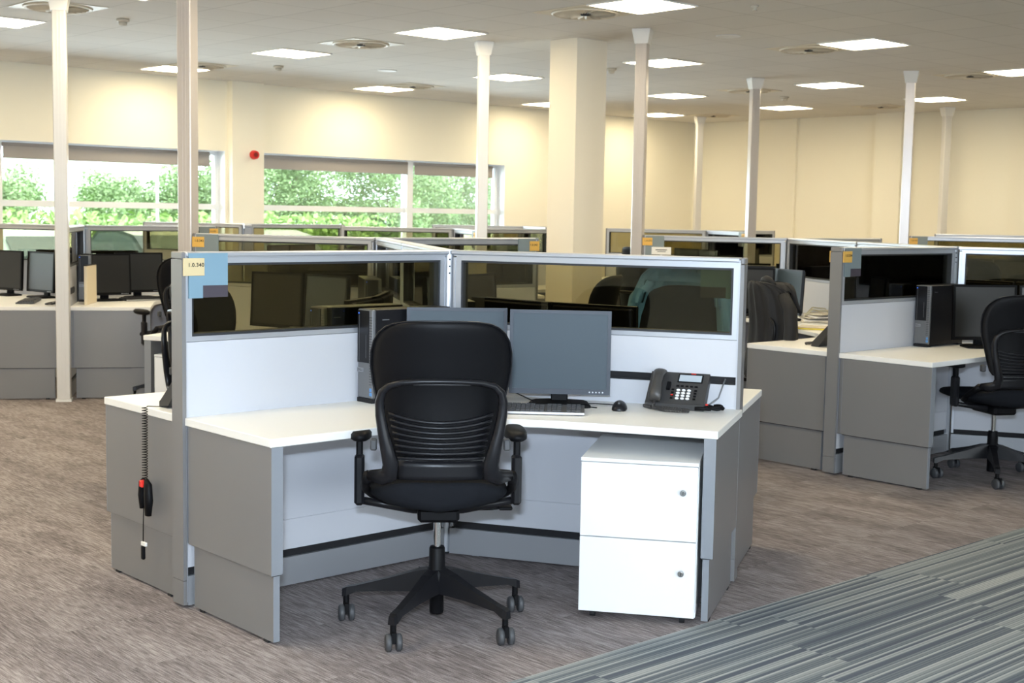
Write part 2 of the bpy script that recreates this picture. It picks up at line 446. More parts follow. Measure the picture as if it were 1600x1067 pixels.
for k, (a, b_) in enumerate(OPEN):
    mull = a + 1.42 if k % 2 == 0 else b_ - 1.72
    yy0, yy1 = N1 + .17, N1 + .24
    root = bpy.data.objects.new('window_%d' % (k + 1), None); COL.objects.link(root); root.rotation_euler = (0, 0, EVA); tag(root, kind='structure')
    f = MB()
    f.box(a, b_, yy0, yy1, SILL, SILL + .06).box(a, b_, yy0, yy1, HEAD - .05, HEAD)
    f.box(a, a + .05, yy0, yy1, SILL, HEAD).box(b_ - .05, b_, yy0, yy1, SILL, HEAD)
    f.box(mull - .055, mull + .055, yy0 - .06, yy1, SILL, HEAD)
    f.box(a, b_, yy0 - .02, yy1 + .01, 1.50, 1.572)
    f.build('window_frame', PVC, root)
    g = MB(); g.box(a + .03, b_ - .03, yy0 + .03, yy0 + .036, SILL + .03, HEAD - .03); g.build('window_glass', CLEAR, root)
    g = MB(); g.box(a, b_, N1 - .03, yy0, SILL - .03, SILL + .002).box(a, a + .004, N1 + .001, yy0, SILL, HEAD).box(b_ - .004, b_, N1 + .001, yy0, SILL, HEAD).box(a, b_, N1 + .001, yy0, HEAD - .004, HEAD)
    g.build('window_sill', PVC, root)
    for j, (p, q) in enumerate(((a + .05, mull - .06), (mull + .06, b_ - .17))):
        if p < 4: continue
        side = ['left window, short pane', 'left window, long pane'] if k == 2 else ['right window, long pane', 'right window, short pane']
        t = thing('roller_blind', 'grey roller blind rolled up at the top of the %s' % side[j], 'blind', 'rolled up window blinds', (0, 0, 0), EVA)
        s_ = MB(); s_.box(p, q, N1 + .085, N1 + .09, 2.055, 2.21); s_.build('blind_fabric', BLIND, t)
        s_ = MB(); s_.tube([(p, N1 + .105, 2.195), (q, N1 + .105, 2.195)], .026, 10); s_.build('roller', BLIND, t)
        s_ = MB(); s_.rbox(p, q, N1 + .079, N1 + .096, 2.04, 2.058, .003); s_.build('bottom_bar', BLIND, t)

# ------------------------------------------------------------------ ceiling fittings
def mk_light():
    t = thing('ceiling_light', '', 'ceiling light', 'square light panels in the ceiling grid')
    b = MB(); b.box(-.3, .3, -.3, -.286, -.012, -.001).box(-.3, .3, .286, .3, -.012, -.001).box(-.3, -.286, -.286, .286, -.012, -.001).box(.286, .3, -.286, .286, -.012, -.001)
    b.build('frame', LFRAME, t)
    b = MB(); b.box(-.286, .286, -.286, .286, -.008, -.001); b.build('diffuser', DIFF, t)
    return t
LAB = {(7.73, 9.41): 'light above the white pole left of the column', (7.73, 7.01): 'largest light, cut by the top edge above the middle pole',
       (7.73, 11.81): 'light left of centre in the row nearest the top', (7.73, 14.21): 'light over the left window, partly hidden by the nearest pole',
       (10.73, 9.41): 'light crossed by the slim pole right of the column', (10.73, 11.81): 'light touching the left side of the square column',
       (10.73, 14.21): 'light washing the wall above the right window', (10.73, 7.01): 'large light right of centre beside a round vent',
       (13.73, 9.41): 'light between the two poles right of the column', (13.73, 11.81): 'middle light of the three right of the column pole',
       (13.73, 14.21): 'half hidden light left behind the square column', (13.73, 7.01): 'light cut by the right edge of the photo',
       (16.13, 9.41): 'light above the short white pole at far right', (16.13, 11.81): 'small far light right of the middle back pole',
       (16.13, 14.21): 'farthest light, in the corner beyond the column pole', (4.73, 11.81): 'light cut by the left edge of the photo',
       (4.73, 9.41): 'light barely showing at the top edge, left of centre'}
for v in (-4.27, -1.27, 1.73, 4.73, 7.73, 10.73, 13.73, 16.13):
    for n in (-5.0, -2.59, -.19, 2.21, 4.61, 7.01, 9.41, 11.81, 14.21):
        lab = LAB.get((v, n), 'square ceiling light panel outside the edges of the photo')
        if n < 4: continue          # the rows nearer the photographer are switched off and out of the photo
        place('light', mk_light, vn(v, n, CZ), EVA, 'square ' + lab if not lab.startswith('square') else lab)
def mk_vent():
    t = thing('ceiling_vent', '', 'ceiling vent', 'swirl air vents in the ceiling')
    b = MB(); b.box(-.295, .295, -.295, .295, -.006, -.001)
    b.build('plate', VENTM, t)
    b = MB(); b.lathe([(.27, -.0062), (.27, -.016), (.255, -.022), (.245, -.012), (.05, -.008), (0.001, -.008)], 40)
    b.build('ring', VENTM, t)
    b = MB()
    for k in range(24):
        a = 2 * pi * k / 24
        M = Matrix.Rotation(a, 4, 'Z') @ Matrix.Translation((.155, 0, -.014)) @ Matrix.Rotation(.6, 4, 'X')
        b.box(-.09, .085, -.011, .011, -.001, .001, M)
    b.build('blades', [VENTM], t)
    b = MB(); b.lathe([(.001, -.026), (.035, -.024), (.045, -.008)], 16); b.build('hub', GAP, t)
    return t
VL = [((4.73, 10.61), 'round swirl vent behind the far left white pole'), ((7.73, 10.61), 'round swirl vent left of the light above centre'), ((7.73, 7.61), 'large round swirl vent touching the light at the top edge'),
      ((10.73, 7.61), 'round swirl vent touching the big light right of centre'), ((13.73, 7.61), 'round swirl vent beside the light at the right edge'), ((7.73, 13.61), 'flat seen swirl vent right of the nearest pole, above the left window'),
      ((10.73, 13.61), 'flat seen swirl vent right of the light above the right window'), ((13.73, 10.61), 'swirl vent right beside the top of the middle back pole'), ((16.73, 10.61), 'swirl vent near the back wall beside the right silver pole'),
      ((16.73, 13.61), 'farthest swirl vent, above the far corner pole')]
for (v, n), l in VL: place('vent', mk_vent, vn(v, n, CZ), EVA, l)
def mk_det():
    t = thing('smoke_detector', '', 'smoke detector', 'smoke detectors on the ceiling')
    b = MB(); b.lathe([(.055, -.001), (.055, -.018), (.048, -.024), (.001, -.024)], 20); b.build('base', DETECT, t)
    b = MB(); b.lathe([(.036, -.024), (.034, -.048), (.02, -.056), (.001, -.057)], 20); b.build('sensor_head', DETECT, t)
    return t
for (v, n), l in [((5.42, 10.87), 'smoke detector on the ceiling between the two left poles'), ((14.71, 10.78), 'smoke detector on the ceiling right of the middle back pole'), ((10.82, 10.24), 'small smoke detector on the ceiling just right of the square column'),
                  ((8.33, 12.98), 'small smoke detector below the left of centre light')]:
    place('det', mk_det, vn(v, n, CZ), EVA, l)
def mk_spk():
    t = thing('ceiling_speaker', '', 'speaker', 'flush round ceiling speakers')
    b = MB(); b.lathe([(.11, -.001), (.11, -.006), (.098, -.009), (.092, -.006)], 28); b.build('trim_ring', LFRAME, t)
    b = MB(); b.lathe([(.092, -.001), (.090, -.005), (.001, -.006)], 28); b.build('grille', DETECT, t)
    return t
for (v, n), l in [((9.53, 7.61), 'flush round speaker in the ceiling right of the middle pole top'), ((9.39, 12.38), 'flush round speaker in the ceiling between the lights left of the pole')]:
    place('spk', mk_spk, vn(v, n, CZ), EVA, l)
b = MB(); b.lathe([(.03, 0), (.028, -.01), (.012, -.014), (.012, -.03), (.022, -.034), (.001, -.036)], 12)
o = b.build('sprinkler_head', DETECT); o.location = vn(8.32, 6.4, CZ); tag(o, 'small dark sprinkler head on the ceiling near the top edge', 'sprinkler')

# column, poles
o = thing('building_column', 'square off white building column from floor to ceiling in the middle', 'column', None, (0, 0, 0), EVA)
b = MB(); b.box(8.74, 9.13, 8.70, 9.05, 0, CZ - .001); b.build('shaft', COLUMN, o)
b = MB(); b.box(8.73, 9.14, 8.69, 9.06, 0, .09); b.build('skirting', PVC, o)

def mk_pole(m):
    def f():
        t = thing('power_pole', '', 'pole', 'slim power poles from floor to ceiling')
        b = MB(); w = .05
        b.rbox(-w, w, -w, w, .02, CZ - .115, .006)
        b.build('shaft', m, t)
        b = MB()
        for s_ in (-1, 1): b.box(s_ * .012 - .004, s_ * .012 + .004, -w - .0022, -w + .001, .05, CZ - .13)
        b.build('cover_strips', m, t)
        b = MB(); r0, r1 = .058, .078
        b.loft([[Vector((sx * r, sy * r, z)) for sx, sy in ((-1, -1), (1, -1), (1, 1), (-1, 1))] for r, z in ((r0, CZ - .125), (r0 + .002, CZ - .11), (r1, CZ - .02), (r1, CZ - .002))])
        b.build('ceiling_boot', BOOT, t)
        b = MB(); b.box(-.058, .058, -.058, .058, .0, .022); b.build('floor_plate', BOOT, t)
        return t
    return f
POLES = [((-3.48, 10.374), 12, 'w', 'white power pole standing on the carpet at far left'), ((-2.142, 8.862), -17.84, 's', 'nearest and thickest looking power pole, beside the left end of the second row screen'),
         ((-.31, 12.772), 12, 'w', 'white power pole left of the square column'), ((1.078, 11.738), -17.84, 's', 'power pole right of the square column, with an orange desk tag at its foot'),
         ((2.74, 15.62), 12, 's', 'power pole in the middle of the right half, between ceiling lights'), ((4.235, 14.628), -17.84, 's', 'bluish silver power pole right of the other tall right hand poles'),
         ((6.06, 19.1), 12, 'w', 'short looking white power pole at far right below a light'), ((2.92, 21.55), 12, 'w', 'farthest thin white power pole near the room corner')]
for (x, y), a, m_, l in POLES:
    place('pole' + m_, mk_pole(POLE if m_ == 's' else POLEW), (x, y, 0), R(a), l)

# fire alarm on the pilaster
t = thing('fire_alarm_sounder', 'red round fire alarm sounder on the white pier between the windows', 'fire alarm', None, vn(9.19, N1 - .13, 2.2), EVA)
b = MB(); b.cyl((0, 0, 0), .045, -.03, 20, 'y'); b.build('backing', [BOOT], t)
b = MB(); b.cyl((0, -.03, 0), .06, -.05, 24, 'y', .052); b.build('horn_body', ALARM, t)
b = MB(); b.cyl((0, -.08, 0), .03, -.004, 20, 'y'); b.build('horn_mouth', mat('alarm_dark_red', (.2, .005, .005), .3), t)

# ------------------------------------------------------------------ screens
HS = 1.35
def mk_panel(L, slot, end):
    def f():
        t = thing('partition_screen', '', 'partition')
        x0, x1 = .035, L
        b = MB()
        b.rbox(x0 - .01, x1, -.0385, .0385, HS - .018, HS, .004)
        b.box(x0, x1 - .002, -.030, .030, HS - .024, HS - .018)
        b.build('top_cap', ALU, t)
        b = MB(); w = .022
        b.box(x0 + .016, x1 - .002, -.035, .035, HS - .042, HS - .024)
        b.box(x0 + .016, x1 - .002, -.035, .035, 1.015, 1.034)
        b.box(x0 + .016, x0 + .016 + w, -.035, .035, 1.034, HS - .042)
        b.box(x1 - .002 - w, x1 - .002, -.035, .035, 1.034, HS - .042)
        b.build('glazing_frame', ALU, t)
        b = MB(); g = .009; a0, a1, c0, c1 = x0 + .016 + w, x1 - .002 - w, 1.034, HS - .042
        b.box(a0, a1, -.030, .030, c1 - g, c1).box(a0, a1, -.030, .030, c0, c0 + g).box(a0, a0 + g, -.030, .030, c0 + g, c1 - g).box(a1 - g, a1, -.030, .030, c0 + g, c1 - g)
        b.build('gasket', GASKET, t)
        b = MB(); b.box(a0 + g * .7, a1 - g * .7, -.003, .003, c0 + g * .7, c1 - g * .7); b.build('glass_pane', GLASS, t)
        b = MB(); b.box(x0, x0 + .015, -.032, .032, .13, HS - .03).box(x0 + .003, x0 + .011, -.036, .036, .13, HS - .03)
        b.build('upright_rail', ALU, t)
        b = MB(); b.box(x1 - .0015, x1 + .004, -.036, .036, .02, HS - .01); b.build('upright_rail', ALU, t)
        zt = .862 if slot else 1.013
        if slot:
            b = MB(); b.box(x0 + .016, x1 - .002, -.033, .033, zt, 1.013); b.build('upper_infill', INFILL, t)
            b = MB(); b.box(x0 + .016, x1 - .002, -.022, .022, .83, zt).box(x0 + .016, x1 - .002, -.029, .029, .83, .838); b.build('cable_slot', GAP, t)
            zt = .829
        b = MB(); b.box(x0 + .016, x1 - .002, -.033, .033, .279, zt).box(x0 + .016, x1 - .002, -.033, .033, .155, .276).box(x0 + .018, x1 - .004, -.028, .028, .27, .285); b.build('lower_infill', INFILL, t)
        b = MB(); b.box(x0 + .016, x1 - .002, -.020, .020, .122, .155); b.build('shadow_gap', GAP, t)
        b = MB(); b.box(x0, x1 - .002, -.036, .036, .008, .122).box(x0 + .1, x0 + .13, -.015, .015, 0, .01).box(x1 - .13, x1 - .1, -.015, .015, 0, .01)
        b.build('base_rail', ALU2, t)
        if end:
            b = MB(); b.box(L + .004, L + .020, -.040, .040, .012, .105); b.box(L + .004, L + .020, -.040, .040, .107, HS - .028); b.rbox(L + .003, L + .021, -.041, .041, HS - .026, HS + .001, .004)
            b.build('end_cover', TAUPE, t)
        return t
    return f
def mk_hub():
    t = thing('connector_post', '', 'post')
    b = MB(); b.cyl((0, 0, .01), .034, HS - .012, 6); b.build('post', ALU, t)
    b = MB(); b.cyl((0, 0, HS - .002), .046, .004, 6); b.build('cap', ALU, t)
    b = MB()
    for k in range(3): b.cyl((cos(R(282)) * .033, sin(R(282)) * .033, HS - .04 - .03 * k), .004, .004, 8, 'y')
    b.build('holes', GAP, t)
    b = MB(); b.cyl((0, 0, 0), .03, .012, 6); b.build('foot', GAP, t)
    return t

TH = 12.16
def pol(o, a, l): return (o[0] + l * cos(R(a)), o[1] + l * sin(R(a)))
def panel(o, ang, L, slot, end, label, grp):
    place(('panel', L, slot, end), mk_panel(L, slot, end), (o[0], o[1], 0), R(ang), label, grp)
# ---- sign plate at a screen's outer end.  mounted on the side "side" (+1 / -1) of the panel whose far end is at L
def sign(o, ang, L, side, txt, label, bright=False, flip=False):
    # local frame: -Y outward from panel face, x to the right as one reads it
    n = ang + 90 * side
    e = pol(o, ang, L)
    c = pol(e, n, .0355)
    t = thing('workstation_sign', label, 'sign', 'numbered workstation signs', (c[0], c[1], 0), R(n + 90))
    # right direction of local x = rotate; is the panel's outer end on the left (x<0) or right?
    xo = cos(R(ang) - R(n + 90))            # +1: outer end is to the right
    s = -1 if xo > 0 else 1                  # plate extends inwards
    def X(a, b): return (min(s * a, s * b), max(s * a, s * b))
    pl = MB(); x0, x1 = X(.008, .172)
    pl.box(x0, x1, -.008, -.001, 1.225, 1.346)
    x0, x1 = X(.008, .066); pl.box(x0, x1, -.008, -.001, 1.178, 1.225)
    pl.build('backing_plate', BLUEPL if bright else GREYPL, t)
    x0, x1 = X(.066, .172); pl = MB(); pl.box(x0, x1, -.008, -.001, 1.180, 1.2248); pl.build('corner_block', PLUM, t)
    x0, x1 = X(-.018, .070); pl = MB(); pl.rbox(x0, x1, -.014, -.0085, 1.262, 1.328, .001)
    tg = pl.build('number_tag', TAGC if bright else TAGO, t)
    M = Matrix.Translation(((x0 + x1) / 2 + s * .008, -.0143, 1.302)) @ FACE
    text_mesh('number', txt, .0205, .0003, M, INK, t)
    return t
C1A = (-.2846, 5.8973)
CL = (3.1586, 2.8897)
C2A = (2.874, 8.787); C7A = (6.033, 11.677)
def double_cluster(A, nm, dl=0, dr=0, k=0):
    B = pol(A, 90 + TH, 2.6); g = 'partition screens of the ' + nm
    panel(A, 210 + TH + dl, 1.30, False, True, 'glazed partition screen, left front wing of the ' + nm, g)
    panel(A, 330 + TH + dr, 1.281 if k == 0 else 1.30, True, True, 'glazed partition screen, right front wing of the ' + nm, g)
    panel(A, 90 + TH, 1.30, False, False, 'glazed screen running back, near half of spine, ' + nm, g)
    M = pol(A, 90 + TH, 1.30)
    panel(M, 90 + TH, 1.265, False, False, 'glazed screen running back, far half of spine, ' + nm, g)
    panel(B, 150 + TH, 1.30 if k == 0 else 1.24, False, True, 'glazed partition screen, left rear wing of the ' + nm, g)
    panel(B, 30 + TH, 1.30, False, True, 'glazed partition screen, right rear wing of the ' + nm, g)
    place('hub', mk_hub, (*A, 0), 0, 'silver connector post where the screens meet, front of the ' + nm, 'screen connector posts')
    place('hub', mk_hub, (*B, 0), 0, 'silver connector post where the screens meet, rear of the ' + nm, 'screen connector posts')
    return B
def single_cluster(H, nm):
    g = 'partition screens of the ' + nm
    panel(H, 270 + TH, 1.30, False, True, 'glazed partition screen coming forward, ' + nm, g)
    panel(H, 150 + TH, 1.30, False, True, 'glazed partition screen, left wing of the ' + nm, g)
    panel(H, 30 + TH, 1.30, False, True, 'glazed partition screen, right wing of the ' + nm, g)
    place('hub', mk_hub, (*H, 0), 0, 'silver connector post in the middle of the ' + nm, 'screen connector posts')
C1B = double_cluster(C1A, 'foreground desk group', .57, -.57)
C2B = double_cluster(C2A, 'desk group at right', 0, 0, 1)
C7B = double_cluster(C7A, 'desk group beyond the right edge', 0, 0, 2)
C3H = (-3.77, 11.72); C4H = (-.60, 14.12); C6H = (2.45, 16.97); C5H = (-3.02, 15.2); C9H = (.15, 18.0); C8H = (6.75, 17.2)
single_cluster(C3H, 'far left desk group'); single_cluster(C4H, 'desk group left behind the column')
single_cluster(C6H, 'desk group near the middle back pole'); single_cluster(C5H, 'desk group by the windows')
single_cluster(C9H, 'farthest desk group behind the column'); single_cluster(C8H, 'desk group under the back wall at right')
sign(C1A, 210 + TH + .57, 1.30, 1, '1.0.340', 'pale blue workstation sign with cream tag reading 1.0.340 on the left foreground screen', True)
sign(C1A, 330 + TH - .57, 1.281, 1, '1.0.341', 'workstation sign on the far side of the right foreground screen, seen through glass', True)
sign(C1B, 150 + TH, 1.30, 1, '1.0.343', 'grey workstation sign with orange tag beside the nearest pole')
sign(C1B, 30 + TH, 1.30, -1, '1.0.342', 'grey workstation sign with orange tag left of the square column')
sign(C2A, 210 + TH, 1.30, 1, '1.0.334', 'grey workstation sign with orange tag on the right group\'s front screen')
sign(C2A, 210 + TH, 1.30, -1, '1.0.335', 'pale workstation sign edge left of the right group\'s front post')
sign(C2B, 150 + TH, 1.24, 1, '1.0.333', 'grey workstation sign with orange tag right of the pole beside the column')
sign(C7B, 150 + TH, 1.24, 1, '1.0.327', 'grey workstation sign with orange tag beside the bluish silver pole')
sign(C3H, 270 + TH, 1.30, -1, '1.0.352', 'workstation sign behind glass beside the far left white pole')
sign(C3H, 30 + TH, 1.30, -1, '1.0.351', 'workstation sign seen through glass in front of the parked cars')
sign(C4H, 270 + TH, 1.30, -1, '1.0.346', 'tiny workstation sign left of the white pole near the column')
sign(C6H, 270 + TH, 1.30, -1, '1.0.328', 'tiny workstation sign left of the middle back pole')
# white name card under one tag
e = pol(pol(C2B, 150 + TH, 1.09), 240 + TH, .046)
t = thing('name_card', 'white paper name card on the screen right of the pole beside the column', 'card', None, (*e, 0), R(240 + TH + 90))
b = MB(); b.box(-.085, .085, -.0015, 0, 1.185, 1.25); b.build('card', PAPER, t)
b = MB(); b.box(-.05, .05, -.0022, -.0016, 1.222, 1.229).box(-.035, .04, -.0022, -.0016, 1.208, 1.213); b.build('printed_lines', INK, t)
b = MB(); b.box(-.004, .004, -.002, .012, 1.17, 1.185); b.build('clip', ALU, t)

# ------------------------------------------------------------------ desk
ZT = .73
def mk_desk(La):
    def f():
        t = thing('corner_desk', '', 'desk', 'white corner desks with grey side panels')
        def arm(sg): return Vector((.5, sg * .8660254)), Vector((.8660254, -sg * .5))
        tt, D = .0375, .65
        pts = []
        u, n = arm(-1)
        pts.append(Vector((tt / .8660254, 0)))
        pts += [u * La + n * tt, u * La + n * D]
        corner = Vector((D / .8660254, 0)); c = .34
        p0 = corner + u * c; u2, n2 = arm(1); p2 = corner + u2 * c
        for k in range(9):
            s_ = k / 8; pts.append(p0 * (1 - s_) ** 2 + corner * 2 * s_ * (1 - s_) + p2 * s_ ** 2)
        pts += [u2 * La + n2 * D, u2 * La + n2 * tt]
        poly = [(p.x, p.y) for p in pts]
        me = MB(); me.prism(poly, ZT - .030, ZT)
        o = me.build('worktop', WHITE, t)
        bm = bmesh.new(); bm.from_mesh(o.data); bmesh.ops.bevel(bm, geom=[e_ for e_ in bm.edges], offset=.0025, segments=1, affect='EDGES'); bm.to_mesh(o.data); bm.free()
        for sg in (-1, 1):
            u, n = arm(sg)
            M = Matrix(((u.x, n.x, 0, 0), (u.y, n.y, 0, 0), (0, 0, 1, 0), (0, 0, 0, 1)))
            b = MB(); b.mi = 0
            b.box(La - .050, La - .006, .066, D - .006, .250, ZT - .031, M)
            b.box(La - .050, La - .012, .040, .062, .250, ZT - .031, M)
            b.mi = 1
            b.box(La - .051, La - .0055, D - .0058, D - .003, .250, ZT - .031, M).box(La - .050, La - .0055, .0635, .0658, .250, ZT - .031, M)  # the strip by the seam draws the edge highlight as a grey band
            up_ = b.build('side_panel', [TAUPE, TEDGE], t)
            b = MB(); b.mi = 0
            b.box(La - .044, La - .020, .085, D - .016, .010, .262, M)
            b.mi = 1; b.box(La - .0445, La - .0195, D - .0158, D - .0125, .010, .262, M).box(La - .0445, La - .0195, .0815, .0848, .010, .262, M)
            lo = b.build('lower_side_panel', [TAUPE, TEDGE], t)
            b = MB(); b.box(La - .04, La - .02, .12, .15, 0, .010, M).box(La - .04, La - .02, D - .08, D - .05, 0, .010, M)
            b.build('foot', GAP, lo)
            b = MB(); b.box(La - .048, La - .016, .07, D - .012, .2445, .2495, M); b.build('shadow_line', GAP, lo)
            b = MB(); b.box(La - .30, La - .05, .10, .13, ZT - .075, ZT - .031, M)
            b.build('support_bracket', ALU2, t)
        b = MB()
        b.prism([(.20, -.10), (.20, .10), (.60, .14), (.60, -.14)], ZT - .05, ZT - .031)
        b.build('cable_tray', GAP, t)
        return t
    return f

# ------------------------------------------------------------------ pedestal (front = -Y)
def mk_ped():
    t = thing('drawer_pedestal', '', 'pedestal', 'white drawer pedestals under the desks')
    w, d, h = .219, .56, .615
    b = MB(); b.box(-w, w, .021, d, .03, h - .016); b.build('cabinet_body', WMETAL, t)
    b = MB(); b.rbox(-w, w, 0, d, h - .014, h, .002); b.build('top', WMETAL, t)
    for z0, z1 in ((.032, .316), (.3195, h - .0165)):
        b = MB(); b.rbox(-w + .002, w - .002, 0, .020, z0, z1, .002); dr = b.build('drawer', WMETAL, t)
        zc = z1 - .095 if z0 > .1 else z1 - .115
        b = MB(); b.cyl((w - .055, .001, zc), .0125, -.014, 18, 'y', .0115); b.cyl((w - .055, -.013, zc), .0085, -.003, 14, 'y')
        b.build('lock', CHROME, dr)
        b = MB(); b.box(w - .056, w - .054, -.0166, -.0159, zc - .005, zc + .005); b.build('keyhole', GAP, dr)
    for sx in (-1, 1):
        for y in (.05, d - .06):
            b = MB(); b.cyl((sx * (w - .05) - .01, y, .016), .016, .02, 12, 'x'); b.box(sx * (w - .05) - .015, sx * (w - .05) + .015, y - .012, y + .012, .02, .031)
            b.build('castor', GAP, t)
    return t

# ------------------------------------------------------------------ tower PC (front = -Y at y=0)
def mk_tower():
    t = thing('desktop_computer', '', 'computer', 'upright desktop computers on the desks')
    w, d, h = .051, .41, .385
    b = MB(); b.rbox(-w, w, .016, d, .008, h, .003); b.build('case', BLACK2, t)
    b = MB(); b.rbox(-w, w, 0, .018, .018, h - .001, .004); fr = b.build('front_bezel', PCSILV, t)
    b = MB(); b.box(-w + .003, w - .022, -.0025, .001, .165, h - .006); b.build('drive_cover', BLACK2, t)
    b = MB(); b.box(.010, .0115, -.0032, -.0024, .185, .28).box(-w + .014, -w + .0155, -.0032, -.0024, .17, .36); b.build('drive_slots', PCSILV, t)
    b = MB(); b.box(-w + .003, -.008, -.003, .001, .125, .142); bd = b.build('badge', mat('badge_grey', (.30, .31, .33), .35, .5), t)
    text_mesh('badge_lettering', 'DELL', .013, .0002, Matrix.Translation(((-w + .003 - .008) / 2, -.0032, .1335)) @ FACE, PCGREY, bd)
    b = MB(); b.cyl((-w + .012, .0, h - .018), .003, -.0035, 10, 'y'); b.build('power_light', mat('blue_led', (.05, .15, .9), .3, emit=((.05, .2, 1), 1.5)), t)
    b = MB(); b.box(w - .017, w - .003, -.0015, .0005, .03, .044).box(w - .016, w - .004, -.0015, .0005, .048, .062); b.build('stickers', mat('blue_sticker', (.10, .28, .6), .4), t)
    b = MB()
    for k in range(26): b.box(w - .020, w - .003, -.0006, .0006, .075 + k * .011, .0788 + k * .011)
    b.build('vent_mesh', PCGREY, t)
    b = MB(); b.box(-w, w, -.001, .03, .0, .017).box(-w, w, d - .05, d, 0, .008); b.build('foot', GAP, t)
    b = MB(); b.box(w, w + .0006, .05, .085, h - .045, h - .041); b.build('side_lettering', PCSILV, t)
    return t

# ------------------------------------------------------------------ monitor (screen faces -Y, base centre at origin)
def mk_mon(scr, bz):
    def f():
        t = thing('monitor', '', 'monitor', 'flat computer monitors on the desks')
        W_, H_, z0 = .208, .345, .048
        M = Matrix.Translation((0, -.03, z0)) @ Matrix.Rotation(R(-3), 4, 'X')
        b = MB(); r_ = .014
        b.box(-W_, W_, 0, .022, 0, .022, M).box(-W_, W_, 0, .022, H_ - r_, H_, M).box(-W_, -W_ + r_, 0, .022, .022, H_ - r_, M).box(W_ - r_, W_, 0, .022, .022, H_ - r_, M)
        b.build('bezel', bz, t)
        b = MB(); b.box(-W_ + r_, W_ - r_, .003, .01, .022, H_ - r_, M); b.build('screen', scr, t)
        b = MB(); b.rbox(-W_ + .01, W_ - .01, .022, .040, .012, H_ - .01, .006, M).rbox(-.11, .11, .040, .062, .07, .27, .006, M); b.build('rear_housing', BLACK, t)
        b = MB()
        for k in range(5): b.cyl(M @ Vector((W_ - .030 - k * .0135, -.0005, .011)), .0032, -.002, 10, 'y')
        b.build('buttons', mat('button_silver', (.45, .48, .52), .35, .4), t)
        b = MB(); b.rbox(-.035, .035, .03, .055, .012, .25, .004); b.build('stand_neck', BLACK, t)
        b = MB(); b.loft([[Vector((x * q, -.02 + y * q, z)) for x, y in ((-.13, -.055), (-.10, -.075), (.10, -.075), (.13, -.055), (.115, .085), (.05, .105), (-.05, .105), (-.115, .085))] for q, z in ((1, 0), (1, .010), (.86, .016))])
        b.build('stand_base', BLACK, t)
        return t
    return f
def mk_kb():
    t = thing('keyboard', '', 'keyboard', 'black keyboards on the desks')
    b = MB(); b.prism([(-.072, .002), (-.072, .012), (.066, .024), (.066, .002)], -.225, .225, Matrix(((0, 0, 1, 0), (1, 0, 0, 0), (0, 1, 0, 0), (0, 0, 0, 1))))
    b.build('body', PCGREY, t)
    b = MB(); b.box(-.224, .224, -.0745, -.0715, .004, .0125); b.build('front_trim', mat('silver_trim', (.55, .56, .58), .3, .6), t)
    b = MB(); b.box(-.21, -.17, -.05, -.03, 0, .003).box(.17, .21, -.05, -.03, 0, .003).box(-.21, -.17, .03, .05, 0, .003).box(.17, .21, .03, .05, 0, .003); b.build('foot', GAP, t)
    b = MB(); b2 = MB(); b3 = MB(); tilt = math.atan2(.012, .138)
    for r_ in range(6):
        y = -.060 + r_ * .0198
        for c in range(15 if r_ < 5 else 13):
            x = -.214 + c * .0188
            if r_ == 0 and 4 <= c <= 8:
                if c > 4: continue
                b.prism([(x, y), (x + .09, y), (x + .09, y + .0168), (x, y + .0168)], .013 + (y + .07) * tilt, .0185 + (y + .07) * tilt); continue
            b.prism([(x, y), (x + .0165, y), (x + .0165, y + .0168), (x, y + .0168)], .012 + (y + .07) * tilt, .0195 + (y + .07) * tilt)
        for c in range(7):
            if c == 3: continue
            x = .078 + c * .0192
            (b3 if c < 3 else b2).prism([(x, y), (x + .0165, y), (x + .0165, y + .0168), (x, y + .0168)], .012 + (y + .07) * tilt, .0195 + (y + .07) * tilt)
    b.build('letter_keys', KEYD, t); b2.build('number_pad_keys', KEYD, t); b3.build('navigation_keys', KEYD, t)
    return t
def mk_mouse():
    t = thing('computer_mouse', '', 'mouse', 'black computer mice on the desks')
    b = MB(); rings = []
    prof = [(-.056, .010, .006), (-.052, .022, .016), (-.035, .029, .027), (-.01, .031, .034), (.02, .031, .035), (.042, .028, .028), (.053, .020, .016), (.057, .008, .006)]
    for y, w, h in prof:
        rings.append([Vector((w * cos(pi * k / 10), y, max(.001, h * sin(pi * k / 10)) + .001)) for k in range(11)] + [Vector((-w * .9, y, .0)), Vector((w * .9, y, .0))])
    b.sm = True; b.loft(rings); b.build('shell', BLACK2, t)
    b = MB(); b.cyl((-.004, -.028, .028), .009, .008, 12, 'x'); b.build('scroll_wheel', PCGREY, t)
    b = MB(); b.tube([(0, .055, .006), (-.01, .09, .004), (-.05, .12, .003), (-.10, .125, .003), (-.15, .12, .003)], .0018, 6); b.build('cable', BLACK, t)
    return t

# ------------------------------------------------------------------ phone (front = -Y)
def coil(a, b_, r, turns, wire, mbx, seg=9, sag=0.0, path=None):
    pts = []
    P = [Vector(a), Vector(b_)] if path is None else [Vector(p) for p in path]
    L = [0]
    for i in range(1, len(P)): L.append(L[-1] + (P[i] - P[i - 1]).length)
    N = int(turns * seg)
    for k in range(N + 1):
        s_ = L[-1] * k / N; i = 1
        while i < len(P) - 1 and L[i] < s_: i += 1
        q = P[i - 1].lerp(P[i], (s_ - L[i - 1]) / max(1e-6, L[i] - L[i - 1])); d = (P[i] - P[i - 1]).normalized()
        u_ = (Vector((0, 0, 1)) if abs(d.z) < .8 else Vector((1, 0, 0))).cross(d).normalized(); w_ = d.cross(u_)
        a_ = 2 * pi * k / seg
        pts.append(q + (u_ * cos(a_) + w_ * sin(a_)) * r)
    mbx.tube(pts, wire, 5)
